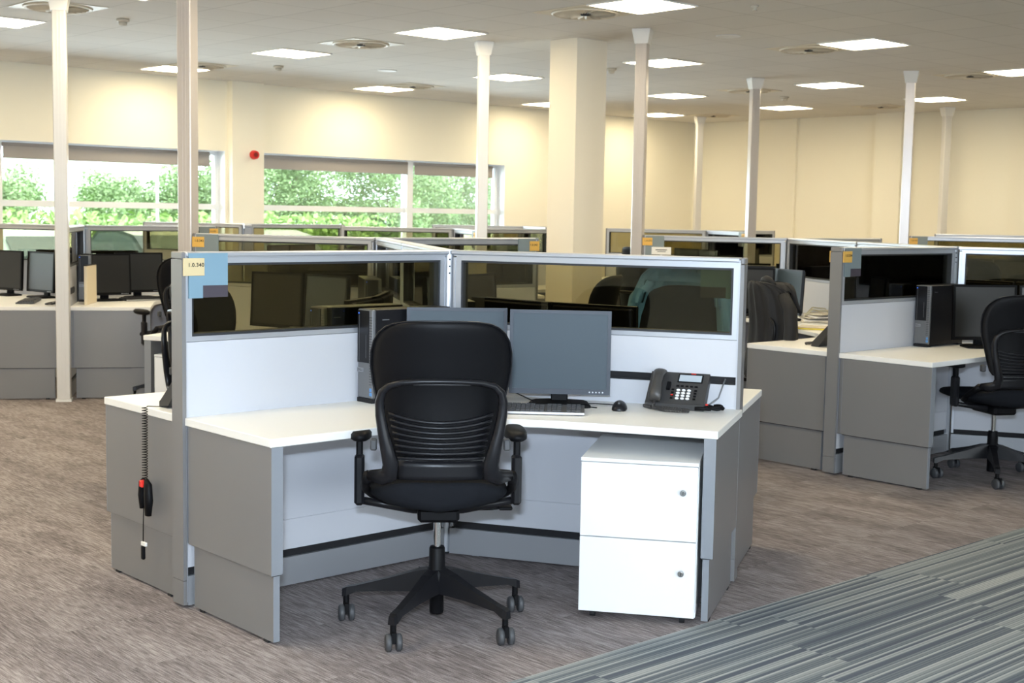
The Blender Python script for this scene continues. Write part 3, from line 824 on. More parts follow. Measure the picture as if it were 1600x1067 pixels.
def mk_phone():
    t = thing('desk_phone', '', 'telephone', 'dark grey desk telephones')
    w = .122; al = R(46)
    side = [(0, .002), (0, .024), (.008, .030), (.115, .030 + .107 * math.tan(al)), (.122, .135), (.122, .10), (.05, .002)]
    b = MB(); b.prism(side, -w, w, Matrix(((0, 0, 1, 0), (1, 0, 0, 0), (0, 1, 0, 0), (0, 0, 0, 1))))
    body = b.build('body', PHONE, t)
    T = Matrix.Translation((0, .008, .030)) @ Matrix.Rotation(al, 4, 'X') @ Matrix.Diagonal((1, .72, 1, 1))     # local plane: y up the slope, z off the face
    b = MB(); b.box(.000, .092, .150, .195, .0005, .003, T); b.build('display', LCD, t)
    b = MB(); b.box(-.006, .098, .144, .150, 0, .002, T).box(-.006, .098, .195, .201, 0, .002, T).box(-.006, .000, .150, .195, 0, .002, T).box(.092, .098, .150, .195, 0, .002, T); b.build('display_frame', BLACK, t)
    b = MB()
    for r_ in range(4):
        for c in range(3): 
            x, y = .006 + c * .022, .028 + r_ * .0195
            b.loft([[T @ Vector((x + q * .0082 * cos(2 * pi * k / 12), y + q * .0065 * sin(2 * pi * k / 12), z)) for k in range(12)] for q, z in ((1, .0), (1, .004), (.8, .0055))])
    b.build('number_keys', KEYW, t)
    b = MB(); b.mi = 0
    for k in range(4): b.box(-.022, -.011, .024 + .02 * k, .033 + .02 * k, 0, .004, T); b.box(.072, .083, .024 + .02 * k, .033 + .02 * k, 0, .004, T)
    for k in range(5): b.box(-.006 + k * .019, .006 + k * .019, .112, .120, 0, .004, T)
    b.build('function_keys', BLACK, t)
    b = MB(); b.box(-.0215, -.0115, .045, .052, .004, .005, T).box(.045, .065, .205, .2095, 0, .002, T); b.build('red_key', KEYR, t)
    b = MB(); b.box(-.045, -.030, .085, .135, 0, .010, T); b.build('speaker_slot', BLACK, t)
    # cradle and handset
    b = MB(); b.sm = True
    hs = []
    for s_, hh, ww, th in ((0.00, .014, .020, .010), (.008, .022, .026, .020), (.03, .030, .027, .026), (.055, .036, .024, .020), (.11, .044, .021, .017), (.155, .042, .022, .019), (.185, .034, .027, .026), (.205, .024, .027, .026), (.216, .014, .020, .014)):
        c = Vector((-.078, -.012 + s_, hh))
        hs.append([T @ (c + Vector((ww * cos(2 * pi * k / 14), 0, th * .7 * sin(2 * pi * k / 14)))) for k in range(14)])
    b.loft(hs); b.build('handset', PHONE2, t)
    b = MB()
    st = T @ Vector((-.078, -.016, .012))
    path = [st, st + Vector((-.004, -.014, -.012)), Vector((-.072, -.050, .012)), Vector((-.02, -.078, .009)), Vector((.045, -.082, .009)), Vector((.075, -.062, .009)), Vector((.05, -.038, .009)), Vector((-.02, -.028, .009)), Vector((-.09, -.022, .009)), Vector((-.125, .01, .009)), Vector((-.12, .05, .009))]
    coil(None, None, .0062, 70, .0019, b, 8, path=path)
    b.build('coiled_cord', PHONE2, t)
    return t

# ------------------------------------------------------------------ office chair (faces -Y, backrest at +Y)
def mk_chair():
    t = thing('office_chair', '', 'chair', 'black high back office chairs')
    # five star base
    for k in range(5):
        a = R(72 * k - 10)
        M = Matrix.Rotation(a, 4, 'Z')
        rings = []
        for x, hw, z0, z1 in ((.022, .030, .125, .212), (.08, .026, .125, .200), (.18, .020, .122, .168), (.30, .017, .112, .135), (.335, .018, .096, .128), (.352, .014, .092, .120)):
            rings.append([M @ Vector(p) for p in ((x, -hw, z0), (x, hw, z0), (x, hw * .75, z1), (x, -hw * .75, z1))])
        b = MB(); b.loft(rings); lg = b.build('base_leg', BLACK2, t)
        b = MB(); Mc = M @ Matrix.Translation((.338, 0, 0)) @ Matrix.Rotation(-a + R(8), 4, 'Z')
        for s_ in (-1, 1):
            ring = []
            for x, rr in ((s_ * .008, .026), (s_ * .012, .031), (s_ * .024, .031), (s_ * .029, .025)):
                ring.append([Mc @ Vector((x, rr * cos(2 * pi * q / 18) + .012, .031 + rr * sin(2 * pi * q / 18))) for q in range(18)])
            b.sm = True; b.loft(ring); b.sm = False
        b.build('castor', PCGREY, lg)
        b = MB(); b.box(-.008, .008, -.014, .030, .03, .068, Mc); b.cyl(Mc @ Vector((0, 0, .06)), .011, .04, 10); b.build('castor_fork', BLACK, lg)
    b = MB(); b.lathe([(.024, .042), (.026, .05), (.026, .12), (.044, .125), (.046, .20), (.030, .215), (.029, .285), (.026, .292)], 20); b.build('centre_column', BLACK, t)
    b = MB(); b.cyl((0, 0, .285), .0135, .135, 16); b.build('gas_lift', CHROME, t)
    b = MB(); b.rbox(-.075, .075, -.13, .12, .405, .458, .012); b.tube([(-.06, 0, .428), (-.20, .0, .432), (-.245, -.01, .435)], .006, 8); b.rbox(-.275, -.225, -.03, .01, .426, .44, .004); b.build('tilt_mechanism', BLACK, t)
    # seat
    b = MB(); b.sm = True; rings = []
    for y, hw, zt, zb, in ((.245, .12, .555, .50), (.238, .175, .575, .475), (.20, .225, .565, .462), (.10, .248, .548, .458), (-.02, .252, .545, .456), (-.14, .248, .548, .456), (-.22, .235, .538, .462), (-.255, .20, .52, .475), (-.268, .13, .508, .485)):
        n = 20; ring = []
        for k in range(n):
            a = 2 * pi * k / n; cx, cz = cos(a), sin(a)
            ex = abs(cx) ** .6 * (1 if cx > 0 else -1); ez = abs(cz) ** .75 * (1 if cz > 0 else -1)
            zc = (zt + zb) / 2
            dish = .016 * abs(ex) ** 2
            ring.append(Vector((hw * ex, y, zc + dish + ez * (zt - zb) / 2 * (1 if ez > 0 else (1 - .35 * abs(ex))))))
        rings.append(ring)
    b.loft(rings); b.build('seat', FABRIC, t)
    # backrest shell
    def yc(z): return .235 + .03 * ((z - .6) / .55) + .05 * max(0, (z - .85) / .3) ** 1.5
    rows = [(.655, .135), (.664, .160), (.69, .178), (.74, .192), (.80, .207), (.86, .222), (.92, .236), (.98, .244), (1.03, .243), (1.07, .234), (1.10, .217), (1.12, .195), (1.134, .165), (1.142, .12), (1.145, .06)]
    nx = 16
    def shellpt(z, hw, s_, off):
        x = hw * s_; edge = (1 - abs(s_) ** 6)
        return Vector((x, yc(z) - .075 * (x / .24) ** 2 + off * edge, z))
    for nm, off0, off1, mt in (('back_shell', .004, .022, BLACK), ('back_cushion', -.038, .003, FABRIC)):
        b = MB(); b.sm = True; rings = []
        for i, (z, hw) in enumerate(rows):
            e_ = min(1, (1 - (i / (len(rows) - 1)) ** 8)) * (1 if i else .3)
            hwk = hw + (.002 if nm == 'back_cushion' else 0)
            out = [shellpt(z, hwk, -1 + 2 * k / nx, off1 * e_) for k in range(nx + 1)]
            inn = [shellpt(z, hwk, 1 - 2 * k / nx, off0 * e_ - .001) for k in range(nx + 1)]
            rings.append(out + inn)
        b.loft(rings); b.build(nm, mt, t)
    b = MB(); pr = []
    for i in range(3, len(rows)): z, hw = rows[i]; pr.append(shellpt(z, hw + .001, 1, 0) + Vector((0, .004, 0)))
    pl = [Vector((-p.x, p.y, p.z)) for p in pr]
    b.tube([p for p in pl] + [p for p in reversed(pr)], .0032, 6); b.build('edge_piping', BLACK2, t)
    # lower support plate with slats
    b = MB(); b.sm = True; rings = []
    for z, hw in ((.585, .150), (.60, .152), (.63, .150), (.652, .148)):
        rings.append([Vector((hw * s_, yc(z) + .012 - .055 * (hw * s_ / .24) ** 2, z)) for s_ in [-1 + 2 * k / 12 for k in range(13)]] + [Vector((hw * s_, yc(z) - .000 - .055 * (hw * s_ / .24) ** 2, z)) for s_ in [1 - 2 * k / 12 for k in range(13)]])
    b.loft(rings); b.build('lumbar_plate', BLACK2, t)
    for k in range(8):
        z = .664 + k * .0185; hw = .150 + .0045 * k; sag = -.0012 * (3.0 - k) * 2.2
        b = MB(); b.sm = True; rings = []
        for j in range(17):
            s_ = -1 + j / 8; x = hw * s_
            zz = z + .0035 * k * s_ * s_ - .002 * (1 - s_ * s_) * (0 if k < 3 else 1); y = yc(z) + .029 - .070 * (x / .24) ** 2
            rings.append([Vector((x, y + dy, zz + dz)) for dy, dz in ((-.006, -.0062), (.003, -.0056), (.006, 0), (.003, .0056), (-.006, .0062))])
        b.loft(rings); b.build('lumbar_slat', BLACK2, t)
    # arched rear frame
    path = [(-.250, .225, .600, .018), (-.205, .258, .598, .030), (-.176, .282, .612, .034), (-.172, .292, .650, .028), (-.184, .294, .70, .024), (-.198, .292, .76, .020), (-.209, .290, .82, .018), (-.212, .291, .865, .016), (-.204, .296, .900, .014), (-.180, .306, .924, .012), (-.14, .315, .936, .0105), (-.07, .322, .941, .0095), (0, .324, .942, .009)]
    full = path + [(-x, y, z, w) for x, y, z, w in reversed(path[:-1])]
    pts = [Vector(p[:3]) for p in full]; ring = []
    for i, p in enumerate(pts):
        tg = (pts[min(i + 1, len(pts) - 1)] - pts[max(i - 1, 0)]).normalized()
        nn = Vector((0, 1, 0)); nn = (nn - tg * nn.dot(tg)).normalized(); sd = tg.cross(nn); w = full[i][3]
        ring.append([p + sd * w * cx + nn * cy for cx, cy in ((-1, -.008), (-.8, .006), (0, .011), (.8, .006), (1, -.008), (0, -.012))])
    b = MB(); b.sm = True; b.loft(ring); b.build('back_frame', BLACK2, t)
    b = MB(); b.rbox(-.10, .10, .285, .300, .925, .934, .003); b.build('height_rail', PCGREY, t)
    for s_ in (-1, 1):
        b = MB(); b.rbox(s_ * .232 - .012, s_ * .232 + .012, .20, .235, .688, .728, .005); b.build('lumbar_knob', PCGREY, t)
        b = MB(); b.tube([(s_ * .25, .222, .600), (s_ * .258, .18, .57), (s_ * .262, .12, .535), (s_ * .24, .05, .50), (s_ * .16, .02, .47), (s_ * .06, .01, .445)], [.020, .018, .016, .016, .018, .02], 8); b.build('back_bracket', BLACK, t)
        b = MB(); b.tube([(s_ * .02, .03, .437), (s_ * .09, .035, .440), (s_ * .20, .035, .458), (s_ * .285, .03, .472)], [.019, .018, .015, .014], 10); b.rbox(s_ * .285 - .018, s_ * .285 + .018, .0, .058, .455, .64, .010); b.build('arm_support', BLACK2, t)
        b = MB(); b.rbox(s_ * .285 - .012, s_ * .285 + .012, .012, .046, .60, .70, .006); ap = b.build('arm_post', BLACK, t)
        b = MB(); b.sm = True
        cx = s_ * .283
        ringp = []
        for q, z in ((.80, .692), (1, .700), (1, .716), (.82, .726)):
            ringp.append([Vector((cx + q * .042 * (abs(cos(2 * pi * k / 20)) ** .7) * (1 if cos(2 * pi * k / 20) > 0 else -1), -.03 + q * .128 * sin(2 * pi * k / 20), z)) for k in range(20)])
        b.loft(ringp); b.build('arm_pad', BLACK, t)
    return t
def jacket(loc, rz, mtl, label, name, rise=0.0):
    """coat hung over a chair's backrest; same local frame as the chair"""
    t = thing(name, label, 'jacket', None, loc, rz)
    rnd = random.Random(hash(label) % 97)
    b = MB(); b.sm = True; rings = []
    N = 44
    rows = [(1.185, .05, 0), (1.18, .11, .2), (1.165, .165, .5), (1.13, .205, .8), (1.06, .238, 1), (.98, .256, 1), (.90, .268, 1), (.82, .278, 1), (.74, .287, 1), (.66, .292, 1), (.58, .296, 1), (.50, .298, 1)]
    for i, (z, hw, q) in enumerate(rows):
        z += rise; out = []; 
        yb = .275 + .06 * max(0, (z - .85) / .3) + .012 * i * .5
        for k in range(N + 1):
            a = pi * k / N; s_ = cos(a)
            fold = .012 * sin(k * 1.25 + i * .12) * min(1, i / 4) + .006 * sin(k * 2.9 + i * .5) * min(1, i / 4)
            x = (hw + fold) * s_
            y = yb - .175 * abs(s_) ** 2.4 * q + .035 * sin(a) + fold * .8 * sin(a)
            out.append(Vector((x, y, z + .006 * sin(k * .9 + i))))
        inn = [Vector((p.x * .94, p.y - .014, p.z)) for p in reversed(out)]
        rings.append(out + inn)
    b.loft(rings); b.build('body', mtl, t)
    # front part hanging over the top of the backrest
    b = MB(); b.sm = True; rings = []
    for i, (z, hw, q) in enumerate(rows[:6]):
        z += rise; yb = .205 + .05 * max(0, (z - .85) / .3)
        fr = [Vector(((hw + .004) * -cos(pi * k / 22), yb - .11 * abs(cos(pi * k / 22)) ** 2 - .008 * sin(k * 1.7 + i), z if (i < 3 or abs(k - 11) > 6) else min(z + .12, 1.13 + rise))) for k in range(23)]
        rings.append(fr + [Vector((p.x * .95, p.y + .012, p.z)) for p in reversed(fr)])
    b.loft(rings); b.build('lapels', mtl, t)
    b = MB(); b.sm = True
    b.tube([(-.08, .245, 1.165 + rise), (-.05, .262, 1.196 + rise), (0, .268, 1.205 + rise), (.05, .262, 1.196 + rise), (.08, .245, 1.165 + rise)], [.018, .024, .026, .024, .018], 10); b.build('collar', mtl, t)
    for s_ in (-1, 1):
        b = MB(); b.sm = True
        b.tube([(s_ * .19, .22, 1.10 + rise), (s_ * .262, .20, 1.0 + rise), (s_ * .285, .20, .88 + rise), (s_ * .295, .215, .74 + rise), (s_ * .292, .235, .60 + rise), (s_ * .290, .24, .54 + rise)], [.045, .052, .050, .046, .042, .040], 12, flat=.75)
        b.build('sleeve', mtl, t)
    return t

# ------------------------------------------------------------------ stations
class Station:
    def __init__(s, hub, beta, phrase, L=1.299, mir=1):
        s.h = hub; s.b = beta; s.ph = phrase; s.m = mir; s.L = L
        s.bx = (cos(R(beta)), sin(R(beta))); s.sx = (-s.bx[1], s.bx[0])
    def w(s, b, q, z=0):
        q *= s.m
        return (s.h[0] + s.bx[0] * b + s.sx[0] * q, s.h[1] + s.bx[1] * b + s.sx[1] * q, z)
    def rot(s, rel): return R(s.b + rel * s.m + 90)
    def put(s, key, mk, desc, b, q, rel, z=0.0, group=None, skip=()):
        return place(key, mk, s.w(b, q, z), s.rot(rel), desc + ' ' + s.ph, group, skip)
    def desk(s): return place(('desk', s.L), mk_desk(s.L), (*s.h, 0), R(s.b), 'white corner desk with grey side panels ' + s.ph)
    def ped(s, b=1.06, q=.555, rel=-30):
        return s.put('ped', mk_ped, 'white two drawer pedestal', b, q, rel)
    def tower(s, along=.519, dist=.100, rel=-60):
        u = (.5, -.866); n = (.866, .5)
        return s.put('tower', mk_tower, 'black desktop computer', u[0] * along + n[0] * dist, u[1] * along + n[1] * dist, rel, ZT)
    def mons(s, a=(.40, .0, -4), c=(.485, .420, -17), dark=True):
        k, f = ('mond', mk_mon(SCREEND, BLACK))
        s.put(k, f, 'black monitor nearer the computer', a[0], a[1], a[2], ZT); s.put(k, f, 'black monitor farther from the computer', c[0], c[1], c[2], ZT)
    def kb(s, b=.66, q=.20, rel=-15): return s.put('kb', mk_kb, 'black keyboard', b, q, rel, ZT)
    def mouse(s, b=.639, q=.604, rel=-20): return s.put('mouse', mk_mouse, 'black mouse', b, q, rel, ZT)
    def phone(s, b=.60, q=.84, rel=-33): return s.put('phone', mk_phone, 'dark grey desk telephone', b, q, rel, ZT)
    def chair(s, b=1.05, q=-.2, face=180): return s.put('chair', mk_chair, 'black office chair', b, q, face)

# foreground station ---------------------------------------------------
S = Station(C1A, 282.16, 'at the foreground workstation', 1.309)
S.desk()
S.ped(1.14, .535, -24)
S.tower()
S.put('monf', mk_mon(SCREEN, BEZEL), 'left monitor, half hidden behind the chair,', .351, -.019, -6, ZT)
S.put('monf', mk_mon(SCREEN, BEZEL), 'right monitor with pale blue grey blank screen', .485, .390, -15, ZT)
S.kb(.672, .215, -15); S.mouse(); S.phone(.672, .824, -32)
chair = S.put('chair', mk_chair, 'black office chair seen from behind', 1.0, 0, 180)
chair.location = (-.262, 4.845, 0); chair.rotation_euler = (0, 0, R(95 + 90))
chair['label'] = 'black office chair seen from behind at the foreground workstation'
# turn the star base of the foreground chair as in the photo comes with the builder (legs every 72 degrees)

def headset_lump(loc, rz, label):
    t = thing('headset_cord', label, 'cord', None, loc, rz)
    b = MB(); pts = []
    for k in range(40):
        a = 2 * pi * k / 17; r_ = .026 + .004 * sin(k * .7)
        pts.append((r_ * 1.25 * cos(a) + .03, r_ * .75 * sin(a), .012 + .006 * (k / 40) + .005 * sin(a * 1.5)))
    b.tube(pts, .0062, 8); b.tube([(-.075, .03, .012), (-.05, .005, .011), (-.02, -.012, .012), (.01, -.008, .014)], .0055, 8); b.tube([(-.045, -.028, .010), (-.02, -.022, .011), (.02, -.02, .012)], .008, 8)
    b.build('cord', BLACK, t)
    b = MB(); b.cyl((.0, -.012, .024), .006, .006, 10); b.build('red_connector', KEYR, t)
    return t
p = S.w(.5 * 1.185 + .866 * .155, .866 * 1.185 - .5 * .155, ZT + .002)
headset_lump(p, R(245 + 90), 'black bundled headset cord right of the foreground telephone')
b = MB(); q0 = Vector(S.w(.5 * 1.17 + .866 * .13, .866 * 1.17 - .5 * .13, ZT)); q1 = Vector(S.w(.5 * 1.235 + .866 * .036, .866 * 1.235 - .5 * .036, .852))
b.tube([q0 + Vector((-.06, .01, .01)), q0 + Vector((.0, .0, .012)), q0.lerp(q1, .5) + Vector((.012, -.01, -.012)), q1], .0035, 8)
tag(b.build('phone_cable', mat('grey_cable', (.16, .17, .18), .5)), 'grey cable rising from the foreground telephone to the screen slot', 'cable')
b = MB(); q0 = Vector(S.w(.50, .33, ZT + .004)); q1 = Vector(S.w(.60, .52, ZT + .003))
b.tube([q0 + Vector((-.14, .03, .05)), q0 + Vector((-.05, .01, .012)), q0, q0.lerp(q1, .5) + Vector((0, .02, 0)), q1], .0025, 6)
tag(b.build('monitor_cable', BLACK), 'thin black cable lying under the right foreground monitor', 'cable')

# station behind the left foreground screen ----------------------------
S = Station(C1A, 162.16, 'just behind the left foreground screen', 1.299, 1)
S.desk()
S.m = -1; S.tower(.62, .10, -60); S.mons((.42, .03, -4), (.50, .44, -16)); S.m = 1
c = S.chair(1.18, .30, 200); c.location = (-1.38, 6.72, 0); c.rotation_euler = (0, 0, R(335 + 90))
S.put('phone', mk_phone, 'dark grey desk telephone', .80, .85, -22, ZT, skip=('coiled_cord',))
# coiled headset lead hanging down the side panel
u = pol((0, 0), 222.73, 1)
e0 = pol(pol(C1A, 222.73, 1.312), 132.73, .245)
t = thing('hanging_headset_lead', 'black coiled headset lead hanging down the left desk side', 'cord', None, (e0[0], e0[1], 0), R(222.73 + 90))
b = MB(); coil((0, -.014, .742), (0, -.016, .445), .0105, 29, .0017, b, 9)
b.tube([(.07, .05, .745), (.03, .02, .742), (0, -.004, .742)], .0018, 6)
b.build('coiled_cord', BLACK, t)
b = MB(); b.sm = True
for x, z0, z1, w in ((-.026, .335, .44, .011), (.024, .315, .435, .015)):
    b.tube([(x * .4, -.016, .452), (x, -.016, z1), (x * 1.2, -.016, (z0 + z1) / 2), (x, -.016, z0)], [w * .6, w, w * 1.1, w * .8], 10, flat=1.3)
b.build('quick_release_plug', BLACK, t)
b = MB(); b.rbox(-.011, .011, -.036, -.014, .425, .452, .003); b.build('red_clip', KEYR, t)
b = MB(); b.tube([(-.012, -.016, .34), (-.020, -.014, .27), (-.022, -.014, .20)], .0022, 6); b.build('straight_lead', BLACK, t)
b = MB(); b.rbox(-.032, .006, -.020, -.010, .186, .202, .002); b.build('paper_flag', PAPER, t)
b = MB(); b.rbox(-.030, -.012, -.022, -.008, .13, .186, .004); b.build('plug', BLACK, t)

S = Station(C1B, 222.16, 'left behind the foreground screen, by the nearest pole', 1.299, -1)
S.desk(); S.ped(); S.tower(.50, .10); S.mons(); S.chair(1.15, -.15, 190)
S = Station(C1A, 42.16, 'just behind the right foreground screen', 1.299, -1)
S.desk(); S.tower(.56, .10); S.mons((.40, .02, -4), (.48, .43, -17))
c = S.chair(1.0, -.05, 180)
loc = (.77, 6.92, 0); c.location = loc; c.rotation_euler = (0, 0, R(235 + 90))
jacket(loc, R(235 + 90), COATB, 'pale blue jacket hung over the chair just behind the right foreground screen', 'blue_jacket', .07).scale = (1.02, 1.0, 1.0)
S = Station(C1B, 342.16, 'seen through the right foreground screen, second row', 1.299, 1)
S.desk(); S.tower(.50, .10); S.mons()
c = S.chair(1.15, 0); c.location = (.36, 8.42, 0); c.rotation_euler = (0, 0, R(160 + 90))
S = Station(C1B, 102.16, 'on the far side of the foreground group', 1.299, 1)
S.desk(); S.tower(); S.mons((.40, -.25, 8), (.40, .22, -8)); S.chair(1.2, .1, 190)

# right group -----------------------------------------------------------
S = Station(C2A, 282.16, 'at the right edge workstation', 1.309)
S.desk(); S.tower(); S.mons((.40, -.01, -5), (.485, .415, -17)); S.kb(); S.phone(); S.ped()
c = S.chair(1.1, 0); c.location = (2.86, 7.88, 0); c.rotation_euler = (0, 0, R(104 + 90)); c.scale = (1, 1, .965)
S = Station(C2A, 162.16, 'at the cluttered desk left of the right group', 1.299, 1)
S.desk()
S.mons((.42, .03, -4), (.50, .44, -16))
S.put('phone', None, 'dark grey desk telephone', .765, .70, -25, ZT)
S.m = -1; S.tower(.42, .12); S.m = 1
S.kb(.66, -.2, 15)
c = S.chair(1.0, .1, 180); cl = (1.93, 8.98, 0); c.location = cl; c.rotation_euler = (0, 0, R(12 + 90)); c.scale = (.92, .92, .93)
j = jacket(cl, R(12 + 90), COATK, 'black jacket with folds hung over the chair between the foreground and right groups', 'black_jacket', -.01); j.scale = (1.0, .95, .93)
# clutter
p = (2.20, 9.58, ZT)
t = thing('document_folder', 'brown document folder with yellow edge on the cluttered desk', 'folder', None, p, R(-20))
b = MB(); b.rbox(-.15, .15, -.11, .11, .001, .014, .002); b.build('cover', mat('brown_card', (.42, .30, .16), .7), t)
b = MB(); b.box(-.145, .145, -.113, -.1105, .003, .011).box(-.153, -.1505, -.10, .05, .002, .013); b.build('yellow_edge', YELLOW, t)
b = MB(); b.box(-.14, .14, -.10, .10, .0145, .018); b.build('loose_sheets', PAPERD, t)
p = (2.325, 10.22, ZT)
t = thing('paper_pile', 'untidy pile of papers and cables on the cluttered desk', 'papers', None, p, R(15))
for k in range(5):
    b = MB(); M = Matrix.Translation((.01 * k, .012 * (k % 3), .004 + .014 * k)) @ Matrix.Rotation(.25 * (k - 2), 4, 'Z') @ Matrix.Rotation(.10 * (k % 2), 4, 'X')
    b.box(-.12, .12, -.085, .085, 0, .010, M); b.build('sheet_stack', PAPER if k % 2 else PAPERD, t)
b = MB(); b.tube([(-.13, -.08, .06), (-.06, -.03, .10), (.02, .02, .085), (.10, .0, .09), (.14, -.06, .03)], .006, 8); b.tube([(-.12, -.02, .05), (-.02, .05, .11), (.09, .05, .10), (.14, .0, .02)], .005, 8); b.build('cables', mat('beige_cable', (.45, .42, .30), .5), t)
S = Station(C2B, 222.16, 'behind the jacket, in the right group', 1.238, 1)
S.desk(); S.tower()
place('mond', None, (1.86, 10.62, ZT), R(250 + 90), 'large dark monitor left of the hung black jacket')
place('monf', None, (2.14, 10.42, ZT), R(200 + 90), 'angled monitor with pale grey screen right of the hung black jacket')
S.kb(.86, .10, 10)
c = S.chair(1.1, -.1); c.location = (1.12, 10.35, 0); c.rotation_euler = (0, 0, R(40 + 90))
S = Station(C2B, 102.16, 'on the far side of the right group', 1.238, 1)
S.desk(); S.mons((.40, -.25, 8), (.40, .22, -8)); S.tower(); S.chair(1.15, 0, 190)
S = Station(C2A, 42.16, 'seen through the screen at the right edge', 1.299, -1)
S.desk(); S.tower(.52); S.mons(); S.chair(1.05, -.1)
S = Station(C2B, 342.16, 'rear right of the right group', 1.299, 1)
S.desk(); S.mons(); S.chair(1.1, 0)
# group beyond the right edge
S = Station(C7B, 222.16, 'near the bluish silver pole', 1.238, -1)
S.desk(); S.mons(); S.tower(); S.chair(1.1, -.1)

# far left group --------------------------------------------------------
S = Station(C3H, 222.16, 'at the far left edge', 1.299, 1)
S.desk(); S.m = -1; S.tower(.47); S.mons((.36, -.03, -8), (.50, .40, -20)); S.m = 1; S.put('phone', None, 'dark grey desk telephone', .60, .88, -30, ZT); S.put('kb', None, 'black keyboard', .68, .52, -30, ZT)
S = Station(C3H, 342.16, 'right of the white pole at far left', 1.299, 1)
S.desk(); S.tower(.72, .10); S.put('mond', None, 'black monitor turned away', .50, -.36, -35, ZT); S.put('mond', None, 'black monitor facing the chair', .50, .12, -40, ZT); S.kb(.74, -.12, -30)
c = S.chair(1.1, 0); c.location = (-2.62, 10.5, 0); c.rotation_euler = (0, 0, R(125 + 90))
S = Station(C3H, 102.16, 'on the window side of the far left group', 1.299, 1)
S.desk(); S.mons((.40, -.25, 8), (.40, .22, -8))
# low divider end seen beside the far left pole
t = thing('low_desk_divider', 'low cream desk divider beside the far left computer', 'divider', None, (-3.42, 10.86, ZT), R(94))
b = MB(); b.rbox(-.16, .16, -.012, .012, 0, .31, .003); b.build('board', mat('cream_board', (.72, .62, .45), .6), t)
b = MB(); b.rbox(-.162, .162, -.014, .014, .31, .317, .002); b.build('edge_trim', BLACK, t)
# group left behind the column
S = Station(C4H, 222.16, 'left of the white pole near the column', 1.299, 1)
S.desk(); S.tower(); S.mons(); S.chair(1.1, .1)
S = Station(C4H, 342.16, 'right of the white pole near the column', 1.299, 1)
S.desk(); S.tower(); S.mons(); S.chair(1.1, 0)
S = Station(C6H, 222.16, 'left of the middle back pole', 1.299, 1)
S.desk(); S.mons(); S.chair(1.1, 0)
S = Station(C6H, 342.16, 'right of the middle back pole', 1.299, 1)
S.desk(); S.mons(); S.chair(1.1, 0)
S = Station(C5H, 342.16, 'by the windows', 1.299, 1)
S.desk(); S.mons(); S.chair(1.1, 0)
S = Station(C9H, 222.16, 'at the farthest group behind the column', 1.299, 1)
S.desk(); S.mons()
S = Station(C8H, 222.16, 'under the back wall at right', 1.299, 1)
S.desk(); S.mons()

# ------------------------------------------------------------------ outside
mb = MB(); mb.box(-30, 60, N1 + .35, N1 + 16.5, -.42, -.35); o = mb.build('outdoor_parking', ASPH); o.rotation_euler = (0, 0, EVA); tag(o, kind='structure')
mb = MB(); mb.box(-60, 90, N1 + 16.5, N1 + 90, -.42, -.33); o = mb.build('outdoor_lawn', GRASS); o.rotation_euler = (0, 0, EVA); tag(o, kind='structure')
def mk_car(paint, name):
    def f():
        t = thing(name, '', 'car')
        body = [(-2.15, .30), (-2.18, .55), (-2.12, .80), (-1.75, .90), (-1.0, .95), (.95, .96), (1.85, .82), (2.12, .62), (2.16, .32)]
        def sect(pts, hw):
            b = MB(); b.sm = True; rings = []
            n = len(pts)
            for yy, q, dz in ((-hw, .985, -.03), (-hw + .06, 1, 0), (hw - .06, 1, 0), (hw, .985, -.03)):
                rings.append([Vector((x * q, yy, max(.24, z + dz))) for x, z in pts])
            b.loft(rings); return b
        sect(body, .86).build('body', paint, t)
        cab = [(-1.80, .88), (-1.25, 1.30), (-.55, 1.41), (.25, 1.38), (1.05, .93)]
        b = MB(); b.loft([[Vector((x * q, yy, z)) for x, z in cab] for yy, q in ((-.72, .99), (-.62, 1), (.62, 1), (.72, .99))]); b.build('cabin', paint, t)
        b = MB(); w = [(-1.55, .95), (-1.15, 1.25), (-.5, 1.34), (.2, 1.31), (.85, .96)]
        for s_ in (-1, 1): b.loft([[Vector((x, s_ * .715, z)) for x, z in w], [Vector((x, s_ * .728, z)) for x, z in w]])
        b.prism([(-1.76, .93), (-1.32, 1.27), (-1.36, 1.30), (-1.80, .96)], -.55, .55, Matrix(((1, 0, 0, 0), (0, 0, 1, 0), (0, 1, 0, 0), (0, 0, 0, 1))))
        b.build('windows', CARG, t)
        for x in (-1.3, 1.35):
            for s_ in (-1, 1):
                b = MB(); b.cyl((x, s_ * .70, .31), .31, s_ * .18, 20, 'y'); wh = b.build('wheel', TYRE, t)
        for s_ in (-1, 1):
            b = MB(); b.rbox(-2.20, -2.05, s_ * .62 - .16, s_ * .62 + .16, .66, .80, .02); b.build('tail_light', LAMPR, t)
            b = MB(); b.rbox(-2.205, -2.0, s_ * .60 - .10, s_ * .60 + .10, .70, .77, .015); b.build('reversing_light', LAMPW, t)
        return t
    return f
for key, M_, nm, (v, n), a, l in (('carb', CARB, 'car', (10.45, 25.5), 84, 'pale silver blue car parked outside the left window, at the left edge'), ('card', CARD, 'car', (13.45, 26.5), 92, 'dark car seen from behind, parked outside the left window'),
                                   ('card', CARD, 'car', (16.6, 26.8), 88, 'dark car parked outside, hidden behind the nearest pole')):
    o = place(key, mk_car(M_, nm), vn(v, n, -.35), EVA + R(a), l)
